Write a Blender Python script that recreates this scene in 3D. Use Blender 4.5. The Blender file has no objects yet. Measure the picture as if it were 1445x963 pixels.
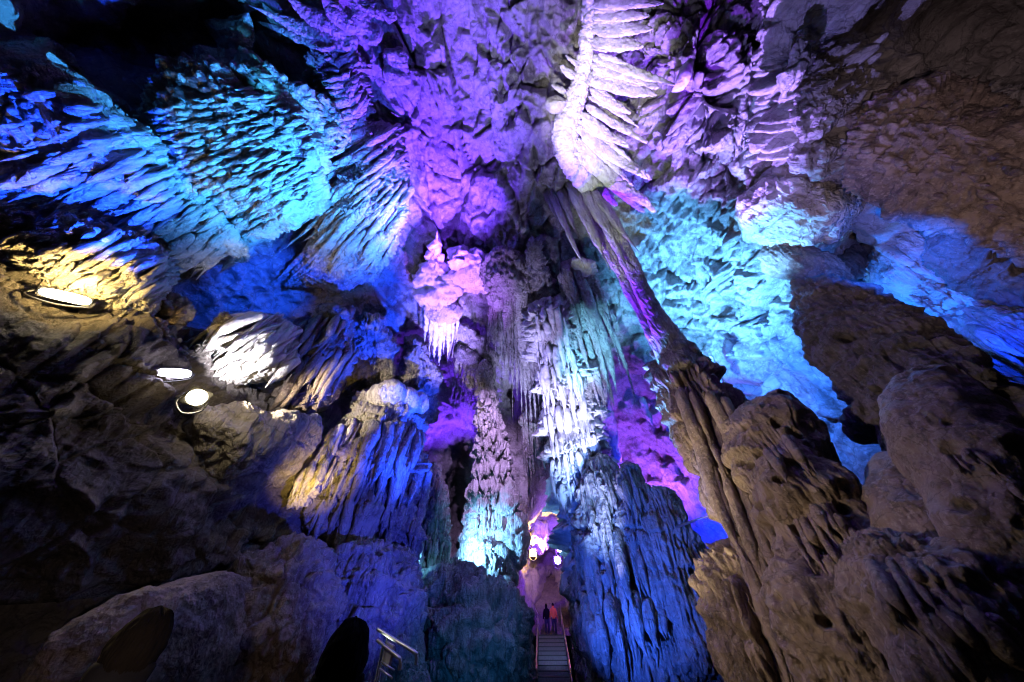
import bpy, math, random
import numpy as np

# ------------------------------------------------------------------ camera model
W, H, F = 1445., 963., 424.
PITCH = math.radians(46.7)
CP, SP = math.cos(PITCH), math.sin(PITCH)
CAM = np.array([0., 0., 1.6])
RIGHT = np.array([1., 0., 0.]); UP = np.array([0., -SP, CP]); FWD = np.array([0., CP, SP])
scene = bpy.context.scene
COL = scene.collection

def ray(px, py):
    px = np.asarray(px, float); py = np.asarray(py, float)
    x = (px - 722.5) / F; y = (481.5 - py) / F
    return np.stack([x, CP - SP * y, SP + CP * y], -1)      # forward component is 1

def ss(a, b, x):
    t = np.clip((x - a) / (b - a), 0, 1)
    return t * t * (3 - 2 * t)

# ------------------------------------------------------------------ noise
_r = np.random.RandomState(11)
PERM = np.tile(_r.permutation(256), 4).astype(np.int32)
GRAD = _r.normal(size=(256, 3)); GRAD /= np.linalg.norm(GRAD, axis=1)[:, None]
GRAD = GRAD.astype(np.float32)
RND = _r.rand(256, 3).astype(np.float32)
RNV = _r.normal(size=(256, 3)).astype(np.float32)

def _chunks(fn, P, n=60000):
    P = np.asarray(P, np.float32).reshape(-1, 3)
    if len(P) <= n: return fn(P)
    out = [fn(P[i:i + n]) for i in range(0, len(P), n)]
    if isinstance(out[0], tuple): return tuple(np.concatenate(z) for z in zip(*out))
    return np.concatenate(out)

def _perlin(P):
    Pi = np.floor(P).astype(np.int32); f = P - Pi; Pi &= 255
    u = f * f * f * (f * (f * 6 - 15) + 10)
    r = []
    for dx in (0, 1):
        hx = PERM[Pi[:, 0] + dx]
        for dy in (0, 1):
            hy = PERM[hx + Pi[:, 1] + dy]
            for dz in (0, 1):
                g = GRAD[PERM[hy + Pi[:, 2] + dz]]
                r.append(g[:, 0] * (f[:, 0] - dx) + g[:, 1] * (f[:, 1] - dy) + g[:, 2] * (f[:, 2] - dz))
    w = u[:, 2]; a = [r[2 * i] + w * (r[2 * i + 1] - r[2 * i]) for i in range(4)]
    w = u[:, 1]; b = [a[0] + w * (a[1] - a[0]), a[2] + w * (a[3] - a[2])]
    return (b[0] + u[:, 0] * (b[1] - b[0])) * 1.6

def perlin(P): return _chunks(_perlin, P)

def fbm(P, o=4, g=.5):
    P = np.asarray(P, np.float32); s = 0; a = 1.
    for i in range(o):
        s = s + a * perlin(P * (2.03 ** i) + i * 17.7); a *= g
    return s

def _vor(P):
    Pi = np.floor(P).astype(np.int32); f = P - Pi
    n = len(P); F1 = np.full(n, 9., np.float32); F2 = np.full(n, 9., np.float32)
    idn = np.zeros(n, np.int32); dl = np.zeros((n, 3), np.float32)
    for dx in (-1, 0, 1):
        hx = PERM[(Pi[:, 0] + dx) & 255]
        for dy in (-1, 0, 1):
            hy = PERM[hx + ((Pi[:, 1] + dy) & 255)]
            for dz in (-1, 0, 1):
                h = PERM[hy + ((Pi[:, 2] + dz) & 255)]
                d = f - RND[h] - np.array([dx, dy, dz], np.float32)
                q = np.einsum('ij,ij->i', d, d)
                m = q < F1
                F2 = np.where(m, F1, np.minimum(F2, q)); F1 = np.where(m, q, F1)
                idn = np.where(m, h, idn); dl[m] = d[m]
    return np.sqrt(F1), np.sqrt(F2), idn, dl

def vor(P): return _chunks(_vor, P, 40000)

def disp(P, s, style, seed):
    """relief in metres for surface points P; sizes and heights in style are in units of s metres"""
    P = np.asarray(P, np.float32).reshape(-1, 3)
    Q = P / s + seed * 37.3
    z = P[:, 2] / s
    d = np.zeros(len(P), np.float32)
    for st in style:
        kind, amp, size = st[:3]
        if kind == 'lump':
            d += amp * fbm(Q / size, 3)
        elif kind == 'rough':
            d += amp * fbm(Q / size, 3, .6)
        elif kind == 'ridge':
            n = fbm(Q / size, 3, .5); d += amp * (1 - 2.2 * np.abs(n))
        elif kind in ('flute', 'drape'):            # long drips down the fall line
            L = (st[3] if len(st) > 3 else 11.) * 4.; size = size * .62; amp = amp * .85
            wob = perlin(Q * np.array([1, 1, .35], np.float32) / (size * 4.)) * size * .55
            q = np.stack([Q[:, 0] + wob, Q[:, 1] - wob, z / L + seed], 1) / size
            n = np.abs(perlin(q)); n2 = np.abs(perlin(q * np.array([2.3, 2.3, 1.6], np.float32) + 9.1))
            m = .75 + .5 * perlin(Q / (size * 6.) + 3.3)
            if kind == 'flute':                     # rounded pipes with sharp creases
                d += amp * m * (2. * np.sqrt(n + .004) - 1.) + amp * .35 * m * (2. * np.sqrt(n2 + .004) - 1)
            else:                                   # thin curtains with sharp free edges
                d += amp * m * (1 - 2.8 * n) + amp * .3 * m * (1 - 2.6 * n2)
        elif kind == 'tier':                        # overhanging shelves with a fringe of drips
            fl = (st[3] if len(st) > 3 else size * .25) * .72; size = size * .85
            zz = z / size + 1.1 * perlin(Q * np.array([1, 1, .35], np.float32) / (size * 2.6)) + .3 * perlin(Q / (size * .8))
            i = np.floor(zz); fr = zz - i
            prof = (1 - fr) ** .8 * ss(0, .2, fr)
            q = np.stack([Q[:, 0] + i * 7.7 * fl, Q[:, 1] - i * 5.1 * fl, z / 9. + i * 3], 1) / fl
            n = np.abs(perlin(q))
            d += amp * prof * (1 + .45 * perlin(np.stack([Q[:, 0] + i * 91, Q[:, 1], z * .2], 1) / (size * 1.3)))
            d += amp * .6 * (2. * np.sqrt(n + .004) - 1.1) * ss(1.0, .35, fr)
        elif kind == 'block':                       # broken angular rock
            an = np.array(st[3] if len(st) > 3 else (1, 1, 1), np.float32)
            q = Q / size * an + .1 * np.stack([perlin(Q / size * 1.3 + 5), perlin(Q / size * 1.3 + 55), perlin(Q / size * 1.3 + 95)], 1)
            f1, f2, h, dl = vor(q)
            tilt = np.einsum('ij,ij->i', dl, RNV[h])
            d += amp * ((RND[h, 0] - .5) * 1.1 + .6 * np.clip(tilt, -1.6, 1.6)) - amp * .5 * ss(.09, .0, f2 - f1)
        elif kind == 'pop':                         # knobbly popcorn
            f1, f2, h, dl = vor(Q / size)
            d += amp * np.sqrt(np.clip(1 - f1 * f1 * 1.1, 0, 1)) * (.5 + RND[h, 0])
        elif kind == 'pit':
            f1, f2, h, dl = vor(Q / size)
            r = .25 + .2 * RND[h, 1]
            d -= amp * ss(r, r * .35, f1) * (RND[h, 2] > .45)
    return d * s

# ------------------------------------------------------------------ mesh building
GATHER = None
def mesh_from(name, V, Q, T, mat, parent=None, smooth=True):
    me = bpy.data.meshes.new(name)
    V = np.asarray(V, np.float32).reshape(-1, 3)
    Q = np.asarray(Q, np.int32).reshape(-1, 4); T = np.asarray(T, np.int32).reshape(-1, 3)
    me.vertices.add(len(V)); me.vertices.foreach_set('co', V.ravel())
    nl = Q.size + T.size
    me.loops.add(nl); me.loops.foreach_set('vertex_index', np.concatenate([Q.ravel(), T.ravel()]))
    n = len(Q) + len(T); me.polygons.add(n)
    ls = np.concatenate([np.arange(len(Q)) * 4, Q.size + np.arange(len(T)) * 3]).astype(np.int32)
    me.polygons.foreach_set('loop_start', ls)
    if smooth: me.polygons.foreach_set('use_smooth', np.ones(n, bool))
    me.update(calc_edges=True); me.validate()
    if mat: me.materials.append(mat)
    o = bpy.data.objects.new(name, me); COL.objects.link(o)
    if parent: o.parent = parent
    return o

def tag(o, label=None, cat=None, group=None, kind=None):
    if label: o['label'] = label
    if cat: o['category'] = cat
    if group: o['group'] = group
    if kind: o['kind'] = kind
    return o

def empty(name, loc=(0, 0, 0), rz=0):
    o = bpy.data.objects.new(name, None); COL.objects.link(o)
    o.location = loc; o.rotation_euler = (0, 0, rz); o.empty_display_size = .2
    return o

def ring_faces(nv, nu, wrap=True):
    a = np.arange(nv * nu).reshape(nv, nu)
    b = np.roll(a, -1, 1) if wrap else a[:, 1:]
    a0 = a if wrap else a[:, :-1]
    return np.stack([a0[:-1], b[:-1], b[1:], a0[1:]], -1).reshape(-1, 4)

def grid_normals(G, wrap):
    if wrap: du = np.roll(G, -1, 1) - np.roll(G, 1, 1)
    else: du = np.gradient(G, axis=1)
    dv = np.gradient(G, axis=0)
    n = np.cross(du, dv); n /= np.linalg.norm(n, axis=-1, keepdims=True) + 1e-9
    return n

def finish_ring(name, G, s, style, seed, mat, parent, fade=None):
    """closed rings -> displaced, capped, linked"""
    nv, nu = G.shape[:2]
    c = G.mean(1, keepdims=True)
    n = grid_normals(G, True)
    if (n * (G - c)).sum() < 0: n = -n; G = G[:, ::-1]; n = n[:, ::-1]
    d = disp(G, s, style, seed).reshape(nv, nu)
    if fade is not None: d = d * fade
    G = G + n * d[..., None]
    V = G.reshape(-1, 3); Q = ring_faces(nv, nu)
    V = np.concatenate([V, G[0].mean(0)[None], G[-1].mean(0)[None]])
    i = np.arange(nu); j = (i + 1) % nu; b = (nv - 1) * nu
    T = np.concatenate([np.stack([j, i, np.full(nu, nv * nu)], 1), np.stack([b + i, b + j, np.full(nu, nv * nu + 1)], 1)])
    if GATHER is not None:
        GATHER.append((V, Q[:, ::-1], T[:, ::-1])); return None
    o = mesh_from(name, V, Q[:, ::-1], T[:, ::-1], mat, parent)
    return o

def catmull(C, t):
    """C (n,k), t in 0..1 -> points"""
    C = np.asarray(C, float); n = len(C)
    if n == 2: return C[0] + (C[1] - C[0]) * t[:, None]
    Cx = np.concatenate([[2 * C[0] - C[1]], C, [2 * C[-1] - C[-2]]])
    x = t * (n - 1); i = np.clip(np.floor(x).astype(int), 0, n - 2); f = (x - i)[:, None]
    p0, p1, p2, p3 = Cx[i], Cx[i + 1], Cx[i + 2], Cx[i + 3]
    return .5 * (2 * p1 + (p2 - p0) * f + (2 * p0 - 5 * p1 + 4 * p2 - p3) * f * f + (3 * p1 - p0 - 3 * p2 + p3) * f ** 3)

# ------------------------------------------------------------------ the cave's hall: a smooth vault round the camera
BUMPS = [  # px, py, sx, sy, metres pushed further (+) or nearer (-)
    (778, 815, 34, 80, 14.), (782, 955, 44, 75, 14.), (648, 725, 22, 70, 18.), (160, 60, 200, 50, 3.), (1420, 80, 120, 90, 3.),
    (1215, 330, 30, 55, 5.), (1330, 430, 120, 60, 1.0), (720, 560, 18, 35, 2.), (980, 130, 70, 110, -.8),
    (1130, 130, 40, 120, -1.2), (640, 200, 60, 200, .8), (1000, 420, 80, 80, .6),
]
def shell_k(px, py):
    """forward depth of the vault along each pixel's ray"""
    d = ray(px, py)
    X, Y, Z = d[..., 0], d[..., 1], d[..., 2]
    a = np.where(X < 0, 13.0, 12.5)
    n = 2.6
    k = ((np.abs(X) / a) ** n + (np.abs(Y) / 24.) ** n + (np.abs(np.maximum(Z, .0)) / 16.5) ** n) ** (-1 / n)
    for bx, by, sx, sy, m in BUMPS:
        k = k + m * np.exp(-((px - bx) / sx) ** 2 - ((py - by) / sy) ** 2)
    return k

def pt(px, py, D=None, off=0., k=None):
    d = ray(px, py)
    if k is None:
        if D is not None: k = D / np.hypot(d[..., 0], d[..., 1])
        else: k = shell_k(np.asarray(px, float), np.asarray(py, float)) * (1 - np.asarray(off) / 18.)
    return CAM + d * np.asarray(k)[..., None], k

def tube(name, pts, mat, D=None, off=1.0, flat=.8, style=(), seed=1, ends=('round', 'round'), parent=None, step=1.45, sm=None, ks=None):
    """a rounded body along a spine; pts = (px, py, width[, D]); D metres across the floor, else hugging the vault"""
    C = []
    for n_, p in enumerate(pts):
        px, py, w = p[:3]
        if ks is not None: P, k = pt(px, py, k=ks[n_])
        elif len(p) > 3: P, k = pt(px, py, D=p[3])
        elif D is not None: P, k = pt(px, py, D=D)
        else: P, k = pt(px, py, off=off)
        C.append([*P, w / 2 * float(k) / F, float(k) / F])
    C = np.array(C)
    px = np.array([p[0] for p in pts], float); py = np.array([p[1] for p in pts], float)
    L = np.hypot(np.diff(px), np.diff(py)).sum(); wm = max(p[2] for p in pts)
    nv = int(max(14, L / step)); nu = int(max(12, 2.6 * wm / step))
    nv = min(nv, 700); nu = min(nu, 700)
    t = np.linspace(0, 1, nv)
    S = catmull(C, t); I = catmull(np.stack([px, py], 1), t)
    r = np.maximum(S[:, 3], 1e-3)
    ti = np.gradient(I, axis=0); ti /= np.linalg.norm(ti, axis=1)[:, None] + 1e-9
    ax1 = RIGHT[None] * ti[:, 1:2] + UP[None] * ti[:, 0:1]      # across the spine
    tg = np.gradient(S[:, :3], axis=0); tg /= np.linalg.norm(tg, axis=1)[:, None] + 1e-9
    ax2 = np.cross(ax1, tg); ax2 /= np.linalg.norm(ax2, axis=1)[:, None] + 1e-9
    m = np.ones(nv)
    rr = wm * .5 / max(L, 1)
    e0 = min(.45, rr)
    if ends[0] == 'round': m *= np.sqrt(np.clip(1 - ((e0 - t) / e0).clip(0, 1) ** 2, .0004, 1))
    if ends[0] == 'tip': m *= np.clip(t / .55, .02, 1) ** .8
    if ends[1] == 'round': m *= np.sqrt(np.clip(1 - ((t - 1 + e0) / e0).clip(0, 1) ** 2, .0004, 1))
    if ends[1] == 'tip': m *= np.clip((1 - t) / .55, .02, 1) ** .8
    th = np.linspace(0, 2 * math.pi, nu, endpoint=False)
    G = S[:, None, :3] + (r * m)[:, None, None] * (np.cos(th)[None, :, None] * ax1[:, None] + flat * np.sin(th)[None, :, None] * ax2[:, None])
    s = sm or float(np.mean(S[:, 4]))
    fade = np.clip(m * 1.3, 0, 1)[:, None] * np.ones((1, nu))
    return finish_ring(name, G, s, style, seed, mat, parent, fade)

def sheet(name, rows, mat, style=(), seed=1, thick=1.0, bulge=.6, parent=None, step=1.5, D=None, curl=26., sm=None):
    """a closed slab of flowstone whose outline follows rows of points (px, py, off) ; off = metres in front of the vault, or D given"""
    ncol = 12
    R3 = []; RI = []
    for row in rows:
        tt = np.linspace(0, 1, ncol)
        R = catmull(np.array(row, float), tt)
        if D is not None: P, k = pt(R[:, 0], R[:, 1], D=R[:, 2])
        else: P, k = pt(R[:, 0], R[:, 1], off=R[:, 2])
        R3.append(np.concatenate([P, (k / F)[:, None]], 1)); RI.append(R[:, :2])
    R3 = np.array(R3); RI = np.array(RI)
    Lu = np.hypot(*np.diff(RI, axis=1).transpose(2, 0, 1)).sum(1).max()
    Lv = np.hypot(*np.diff(RI, axis=0).transpose(2, 0, 1)).sum(0).max()
    nu = int(np.clip(Lu / step, 20, 620)); nv = int(np.clip(Lv / step, 20, 620))
    u = np.linspace(0, 1, nu); v = np.linspace(0, 1, nv)
    A = np.array([catmull(R3[:, j], v) for j in range(ncol)])          # ncol,nv,4
    G = np.array([catmull(A[:, i], u) for i in range(nv)])             # nv,nu,4
    s = sm or float(G[..., 3].mean()); G = G[..., :3]
    n = grid_normals(G, False)
    if (n * (CAM - G)).sum() < 0: n = -n
    U, V_ = np.meshgrid(u, v)
    bl = (np.sin(math.pi * U) * np.sin(math.pi * V_)).clip(0, 1) ** .6
    e = np.minimum(np.minimum(U, 1 - U) * Lu, np.minimum(V_, 1 - V_) * Lv)
    cu = np.clip(1 - e / curl, 0, 1) ** 2 * curl * .55 * s
    Gf = G + n * (bulge * bl - cu)[..., None]
    nf = grid_normals(Gf, False)
    if (nf * n).sum() < 0: nf = -nf
    d = disp(Gf, s, style, seed).reshape(nv, nu)
    Gf = Gf + nf * (d * np.clip(.35 + e / curl, 0, 1))[..., None]
    nb = max(6, nu // 8)
    ub = np.linspace(1, 0, nb + 2)[1:-1]
    ib = np.clip((ub * (nu - 1)).round().astype(int), 0, nu - 1)
    bp = (np.sin(math.pi * ub)[None] * np.sin(math.pi * v)[:, None]).clip(0, 1) ** .5
    lo = np.minimum(0, (bulge * bl - cu)[:, ib])
    Gb = G[:, ib] + n[:, ib] * (lo - .05 - thick * bp)[..., None]
    R = np.concatenate([Gf, Gb], 1)
    nu2 = R.shape[1]
    V = R.reshape(-1, 3); Q = ring_faces(nv, nu2)
    # caps: close first and last ring as fans
    V = np.concatenate([V, R[0].mean(0)[None], R[-1].mean(0)[None]])
    i = np.arange(nu2); j = (i + 1) % nu2; b = (nv - 1) * nu2
    T = np.concatenate([np.stack([j, i, np.full(nu2, nv * nu2)], 1), np.stack([b + i, b + j, np.full(nu2, nv * nu2 + 1)], 1)])
    return mesh_from(name, V, Q, T, mat, parent)

SURF = {}
def k_at(o, x, y, r=5.):
    """how far the front of rock o lies along a pixel's ray"""
    if o.name not in SURF:
        a = np.empty(len(o.data.vertices) * 3, np.float32); o.data.vertices.foreach_get('co', a); a = a.reshape(-1, 3)[::2] - CAM
        f = a @ FWD; m = f > .3; a = a[m]; f = f[m]
        X = W / 2 + F * (a @ RIGHT) / f; Y = H / 2 - F * (a @ UP) / f
        c = {}
        for i, (u, v) in enumerate(zip((X // 4).astype(int).tolist(), (Y // 4).astype(int).tolist())):
            if f[i] < c.get((u, v), 1e9): c[(u, v)] = float(f[i])
        SURF[o.name] = c
    c = SURF[o.name]; u, v = int(x // 4), int(y // 4)
    b = [c[(u + i, v + j)] for i in (-1, 0, 1) for j in (-1, 0, 1) if (u + i, v + j) in c]
    return sum(b) / len(b) if b else None

def join_gathered(name, mat, parent):
    global GATHER
    V, Q, T = [], [], []; n = 0
    for v, q, t in GATHER:
        V.append(v); Q.append(np.asarray(q) + n); T.append(np.asarray(t) + n); n += len(v)
    GATHER = None
    if V: return mesh_from(name, np.concatenate(V), np.concatenate(Q), np.concatenate(T), mat, parent)

def fringe(o, line, n, length, w, mat, seed, name='drip_fringe', lift=.45, jit=.35, lean=0., flat=1., tip='tip', bend=.05, parent=None, drop=0., vp=(722., 82.), vary=1.):
    """a close row of drips that grow out of rock o along a line and hang down the fall line; one mesh"""
    global GATHER
    rnd = random.Random(seed); GATHER = []
    C = catmull(np.array(line, float), np.linspace(0, 1, n))
    for i in range(n):
        x, y = C[i]; x += rnd.uniform(-.6, .6) * w; y += rnd.uniform(-.6, .6) * w
        l = length * (1 + rnd.uniform(-jit * 1.6, jit * 1.1)); ww = w * rnd.choice((.55, .75, .95, 1.2, 1.6)) ** vary * rnd.uniform(.85, 1.15)
        if rnd.random() < .1: continue
        a = math.atan2(y - vp[1], x - vp[0]) + lean; dx, dy = math.cos(a), math.sin(a); b = rnd.uniform(-bend, bend) * l
        P = [(x - dx * ww * .4, y - dy * ww * .4, ww * .75), (x + dx * l * .35 - dy * b, y + dy * l * .35 + dx * b, ww), (x + dx * l * .7 - dy * b, y + dy * l * .7 + dx * b, ww * .85), (x + dx * l, y + dy * l, ww * .5)]
        ks = [k_at(o, p[0], p[1]) for p in P]
        if ks[0] is None: continue
        k0 = ks[0]; out = []
        for j, k in enumerate(ks):
            kk = k if k is not None else out[-1] if out else k0
            kk = min(kk, k0 + .5) - lift * ww * kk / F * (.4 + .35 * j) - drop * j
            out.append(kk)
        tube(name, P, mat, ks=out, flat=flat, style=[('lump', 1.1, 15), ('rough', .5, 6)], seed=seed * 17 + i, ends=('round', tip), step=1.5)
    return join_gathered(name, mat, parent or o)
# ------------------------------------------------------------------ materials
def rock(name, base, stain, crust=None, rough=.62, bump=.8, scale=1.0, spec=.45, streak=1.0, crack=.5):
    m = bpy.data.materials.new(name); m.use_nodes = True
    nt = m.node_tree; N = nt.nodes; Lk = nt.links; N.clear()
    out = N.new('ShaderNodeOutputMaterial'); b = N.new('ShaderNodeBsdfPrincipled')
    Lk.new(b.outputs[0], out.inputs[0])
    g = N.new('ShaderNodeNewGeometry')
    def noise(sc, det=6, rgh=.6, vec=None):
        n = N.new('ShaderNodeTexNoise'); n.inputs['Scale'].default_value = sc * scale; n.inputs['Detail'].default_value = det
        n.inputs['Roughness'].default_value = rgh; Lk.new(vec or g.outputs['Position'], n.inputs['Vector']); return n
    def ramp(src, p0, p1, c0=(0, 0, 0, 1), c1=(1, 1, 1, 1)):
        r = N.new('ShaderNodeValToRGB'); r.color_ramp.elements[0].position = p0; r.color_ramp.elements[1].position = p1
        r.color_ramp.elements[0].color = c0; r.color_ramp.elements[1].color = c1; Lk.new(src, r.inputs[0]); return r
    def mix(f, a, bcol):
        x = N.new('ShaderNodeMix'); x.data_type = 'RGBA'; Lk.new(f, x.inputs[0])
        for s_, v in ((6, a), (7, bcol)):
            if isinstance(v, tuple): x.inputs[s_].default_value = (*v, 1)
            else: Lk.new(v, x.inputs[s_])
        return x.outputs[2]
    mp = N.new('ShaderNodeMapping'); mp.inputs['Scale'].default_value = (1, 1, .16); Lk.new(g.outputs['Position'], mp.inputs[0])
    n1 = noise(.55, 5, .62); n2 = noise(2.6, 6, .65, mp.outputs[0]); n3 = noise(7.5, 5, .7)
    c = mix(ramp(n1.outputs[0], .42, .66).outputs[0], base, stain)
    c = mix(ramp(n2.outputs[0], .50, .74).outputs[0], c, tuple(x * .55 for x in stain))
    if crust: c = mix(ramp(n3.outputs[0], .52, .68).outputs[0], c, crust)
    # stain streaks and fine dark cracks, painted in to add contrast the shading lacks
    ms = N.new('ShaderNodeMapping'); ms.inputs['Scale'].default_value = (1, 1, .07); Lk.new(g.outputs['Position'], ms.inputs[0])
    ns = noise(3.4, 4, .6, ms.outputs[0]); c = mix(ramp(ns.outputs[0], .56, .66, (0, 0, 0, 1), (streak * .6, streak * .6, streak * .6, 1)).outputs[0], c, tuple(x * .35 for x in stain))
    vc = N.new('ShaderNodeTexVoronoi'); vc.feature = 'DISTANCE_TO_EDGE'; vc.inputs['Scale'].default_value = 2.3 * scale
    nv_ = noise(1.6, 4, .6); vm = N.new('ShaderNodeMix'); vm.data_type = 'VECTOR'; vm.inputs[0].default_value = .35
    Lk.new(g.outputs['Position'], vm.inputs[4]); Lk.new(nv_.outputs['Color'], vm.inputs[5]); Lk.new(vm.outputs[1], vc.inputs['Vector'])
    c = mix(ramp(vc.outputs['Distance'], .0, .035, (crack, crack, crack, 1), (0, 0, 0, 1)).outputs[0], c, tuple(x * .3 for x in stain))
    Lk.new(c, b.inputs['Base Color'])
    rr = N.new('ShaderNodeMapRange'); Lk.new(n3.outputs[0], rr.inputs[0]); rr.inputs[3].default_value = rough - .2; rr.inputs[4].default_value = rough + .25
    Lk.new(rr.outputs[0], b.inputs['Roughness']); b.inputs['Specular IOR Level'].default_value = spec
    nb = noise(9, 9, .68); nb2 = noise(34, 5, .6); nb3 = noise(5.5, 6, .6, mp.outputs[0])
    def math_(op, x, y):
        q = N.new('ShaderNodeMath'); q.operation = op
        for i_, v in enumerate((x, y)):
            if v is None: continue
            if isinstance(v, (int, float)): q.inputs[i_].default_value = v
            else: Lk.new(v, q.inputs[i_])
        return q.outputs[0]
    ad2o = math_('ADD', math_('MULTIPLY', nb2.outputs[0], .22), math_('ADD', nb.outputs[0], math_('MULTIPLY', nb3.outputs[0], .8)))
    # fine ribs running down the fall line
    mq = N.new('ShaderNodeMapping'); mq.inputs['Scale'].default_value = (1, 1, .055); Lk.new(g.outputs['Position'], mq.inputs[0])
    for sc_, am in ((3.2, 1.6), (7.5, .7)):
        nr = noise(sc_, 2, .5, mq.outputs[0])
        rb = math_('ABSOLUTE', math_('SUBTRACT', nr.outputs[0], .5), None)
        rb = math_('POWER', rb, .6)
        ad2o = math_('ADD', ad2o, math_('MULTIPLY', rb, am * streak))
    bp = N.new('ShaderNodeBump'); bp.inputs['Strength'].default_value = bump; bp.inputs['Distance'].default_value = .22 / scale
    Lk.new(ad2o, bp.inputs['Height']); Lk.new(bp.outputs[0], b.inputs['Normal'])
    return m

M_WALL = rock('limestone_wall', (.50, .47, .44), (.30, .27, .25), (.58, .55, .52), rough=.5, streak=.12, bump=.8)
M_PALE = rock('pale_flowstone', (.58, .55, .51), (.42, .38, .34), (.66, .63, .60), rough=.44, crack=.15)
M_WHITE = rock('white_calcite', (.74, .72, .70), (.60, .57, .54), (.78, .77, .76), rough=.5, bump=.5, streak=.6, crack=.15)
M_GREY = rock('grey_limestone', (.36, .33, .31), (.20, .18, .17), (.42, .40, .38))
M_BROWN = rock('brown_limestone', (.29, .225, .175), (.12, .09, .078), (.37, .31, .25), scale=1.8, bump=.7, streak=.35)
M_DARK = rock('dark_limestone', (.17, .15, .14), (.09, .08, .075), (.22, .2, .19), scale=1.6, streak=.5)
M_GROUND = rock('cave_ground', (.22, .19, .17), (.13, .11, .10), (.25, .22, .2), scale=2.)

def plain(name, col, rough=.5, metal=0., emit=None, estr=0.):
    m = bpy.data.materials.new(name); m.use_nodes = True; nt = m.node_tree
    b = nt.nodes['Principled BSDF']; b.inputs['Roughness'].default_value = rough; b.inputs['Metallic'].default_value = metal
    n = nt.nodes.new('ShaderNodeTexNoise'); n.inputs['Scale'].default_value = 14; n.inputs['Detail'].default_value = 5
    g = nt.nodes.new('ShaderNodeNewGeometry'); nt.links.new(g.outputs['Position'], n.inputs['Vector'])
    r = nt.nodes.new('ShaderNodeValToRGB'); nt.links.new(n.outputs[0], r.inputs[0])
    r.color_ramp.elements[0].position = .3; r.color_ramp.elements[1].position = .75
    r.color_ramp.elements[0].color = (*[c * .75 for c in col], 1); r.color_ramp.elements[1].color = (*[min(1, c * 1.15) for c in col], 1)
    nt.links.new(r.outputs[0], b.inputs['Base Color'])
    if rough > .6: b.inputs['Specular IOR Level'].default_value = .03
    if emit:
        b.inputs['Emission Color'].default_value = (*emit, 1); b.inputs['Emission Strength'].default_value = estr
    return m

# ------------------------------------------------------------------ the cave's own walls and roof
def shell(names, cut, x0, x1, y0, y1, step, regions, mat):
    xs = np.arange(x0, x1 + .1, step); ys = np.arange(y0, y1 + .1, step)
    PX, PY = np.meshgrid(xs, ys)
    k = shell_k(PX, PY); P = CAM + ray(PX, PY) * k[..., None]
    n = grid_normals(P, False)
    if (n * (CAM - P)).sum() < 0: n = -n
    s = .036
    d = np.zeros(PX.shape)
    for (cx, cy, sx, sy, style) in regions:
        if cx is None: d += disp(P, s, style, 3).reshape(PX.shape)
        else:
            w = np.exp(-(np.abs((PX - cx) / sx) ** 4 + np.abs((PY - cy) / sy) ** 4))
            m = w > .01
            dd = np.zeros(PX.shape); dd[m] = disp(P[m], s, style, 5); d += dd * w
    P = P + n * d[..., None]
    i = int(np.argmin(np.abs(ys - cut)))
    return [mesh_from(nm, G, ring_faces(*G.shape[:2], False), [], mat) for nm, G in zip(names, (P[:i + 1], P[i:]))]

REG = [
    (None, 0, 0, 0, [('lump', 20, 160), ('rough', 5, 26), ('ridge', 5, 60)]),
    (640, 200, 110, 270, [('block', 26, 95, (1.5, .6, .8)), ('block', 13, 38, (1.3, .75, 1)), ('block', 5, 15), ('rough', 2, 8)]),
    (760, 150, 60, 300, [('ridge', 14, 50), ('block', 16, 48, (1.6, 1, .4)), ('rough', 4, 10)]),
    (990, 150, 125, 190, [('block', 20, 40, (1, .8, 1.2)), ('block', 15, 22), ('block', 6, 12), ('rough', 3, 8)]),
    (990, 400, 150, 110, [('block', 24, 60), ('block', 15, 26), ('block', 6, 11), ('rough', 3, 8), ('pit', 8, 30)]),
    (1090, 550, 110, 90, [('block', 18, 70), ('rough', 6, 22)]),
    (640, 590, 70, 60, [('pit', 8, 26), ('block', 9, 30), ('rough', 3, 10)]),
    (930, 640, 80, 80, [('pit', 8, 24), ('block', 8, 34), ('rough', 4, 12)]),
    (640, 400, 60, 60, [('block', 14, 30), ('pop', 6, 16)]),
    (1130, 120, 90, 170, [('tier', 22, 60, 12), ('rough', 4, 12)]),
    (1350, 150, 180, 200, [('lump', 26, 110), ('rough', 6, 24), ('ridge', 8, 40)]),
    (340, 420, 120, 70, [('lump', 14, 60), ('rough', 4, 12), ('ridge', 5, 30)]),
    (520, 430, 70, 90, [('pop', 14, 40), ('flute', 5, 12), ('rough', 4, 10)]),
    (230, 30, 240, 110, [('lump', 30, 120), ('ridge', 14, 60)]),
]
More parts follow.
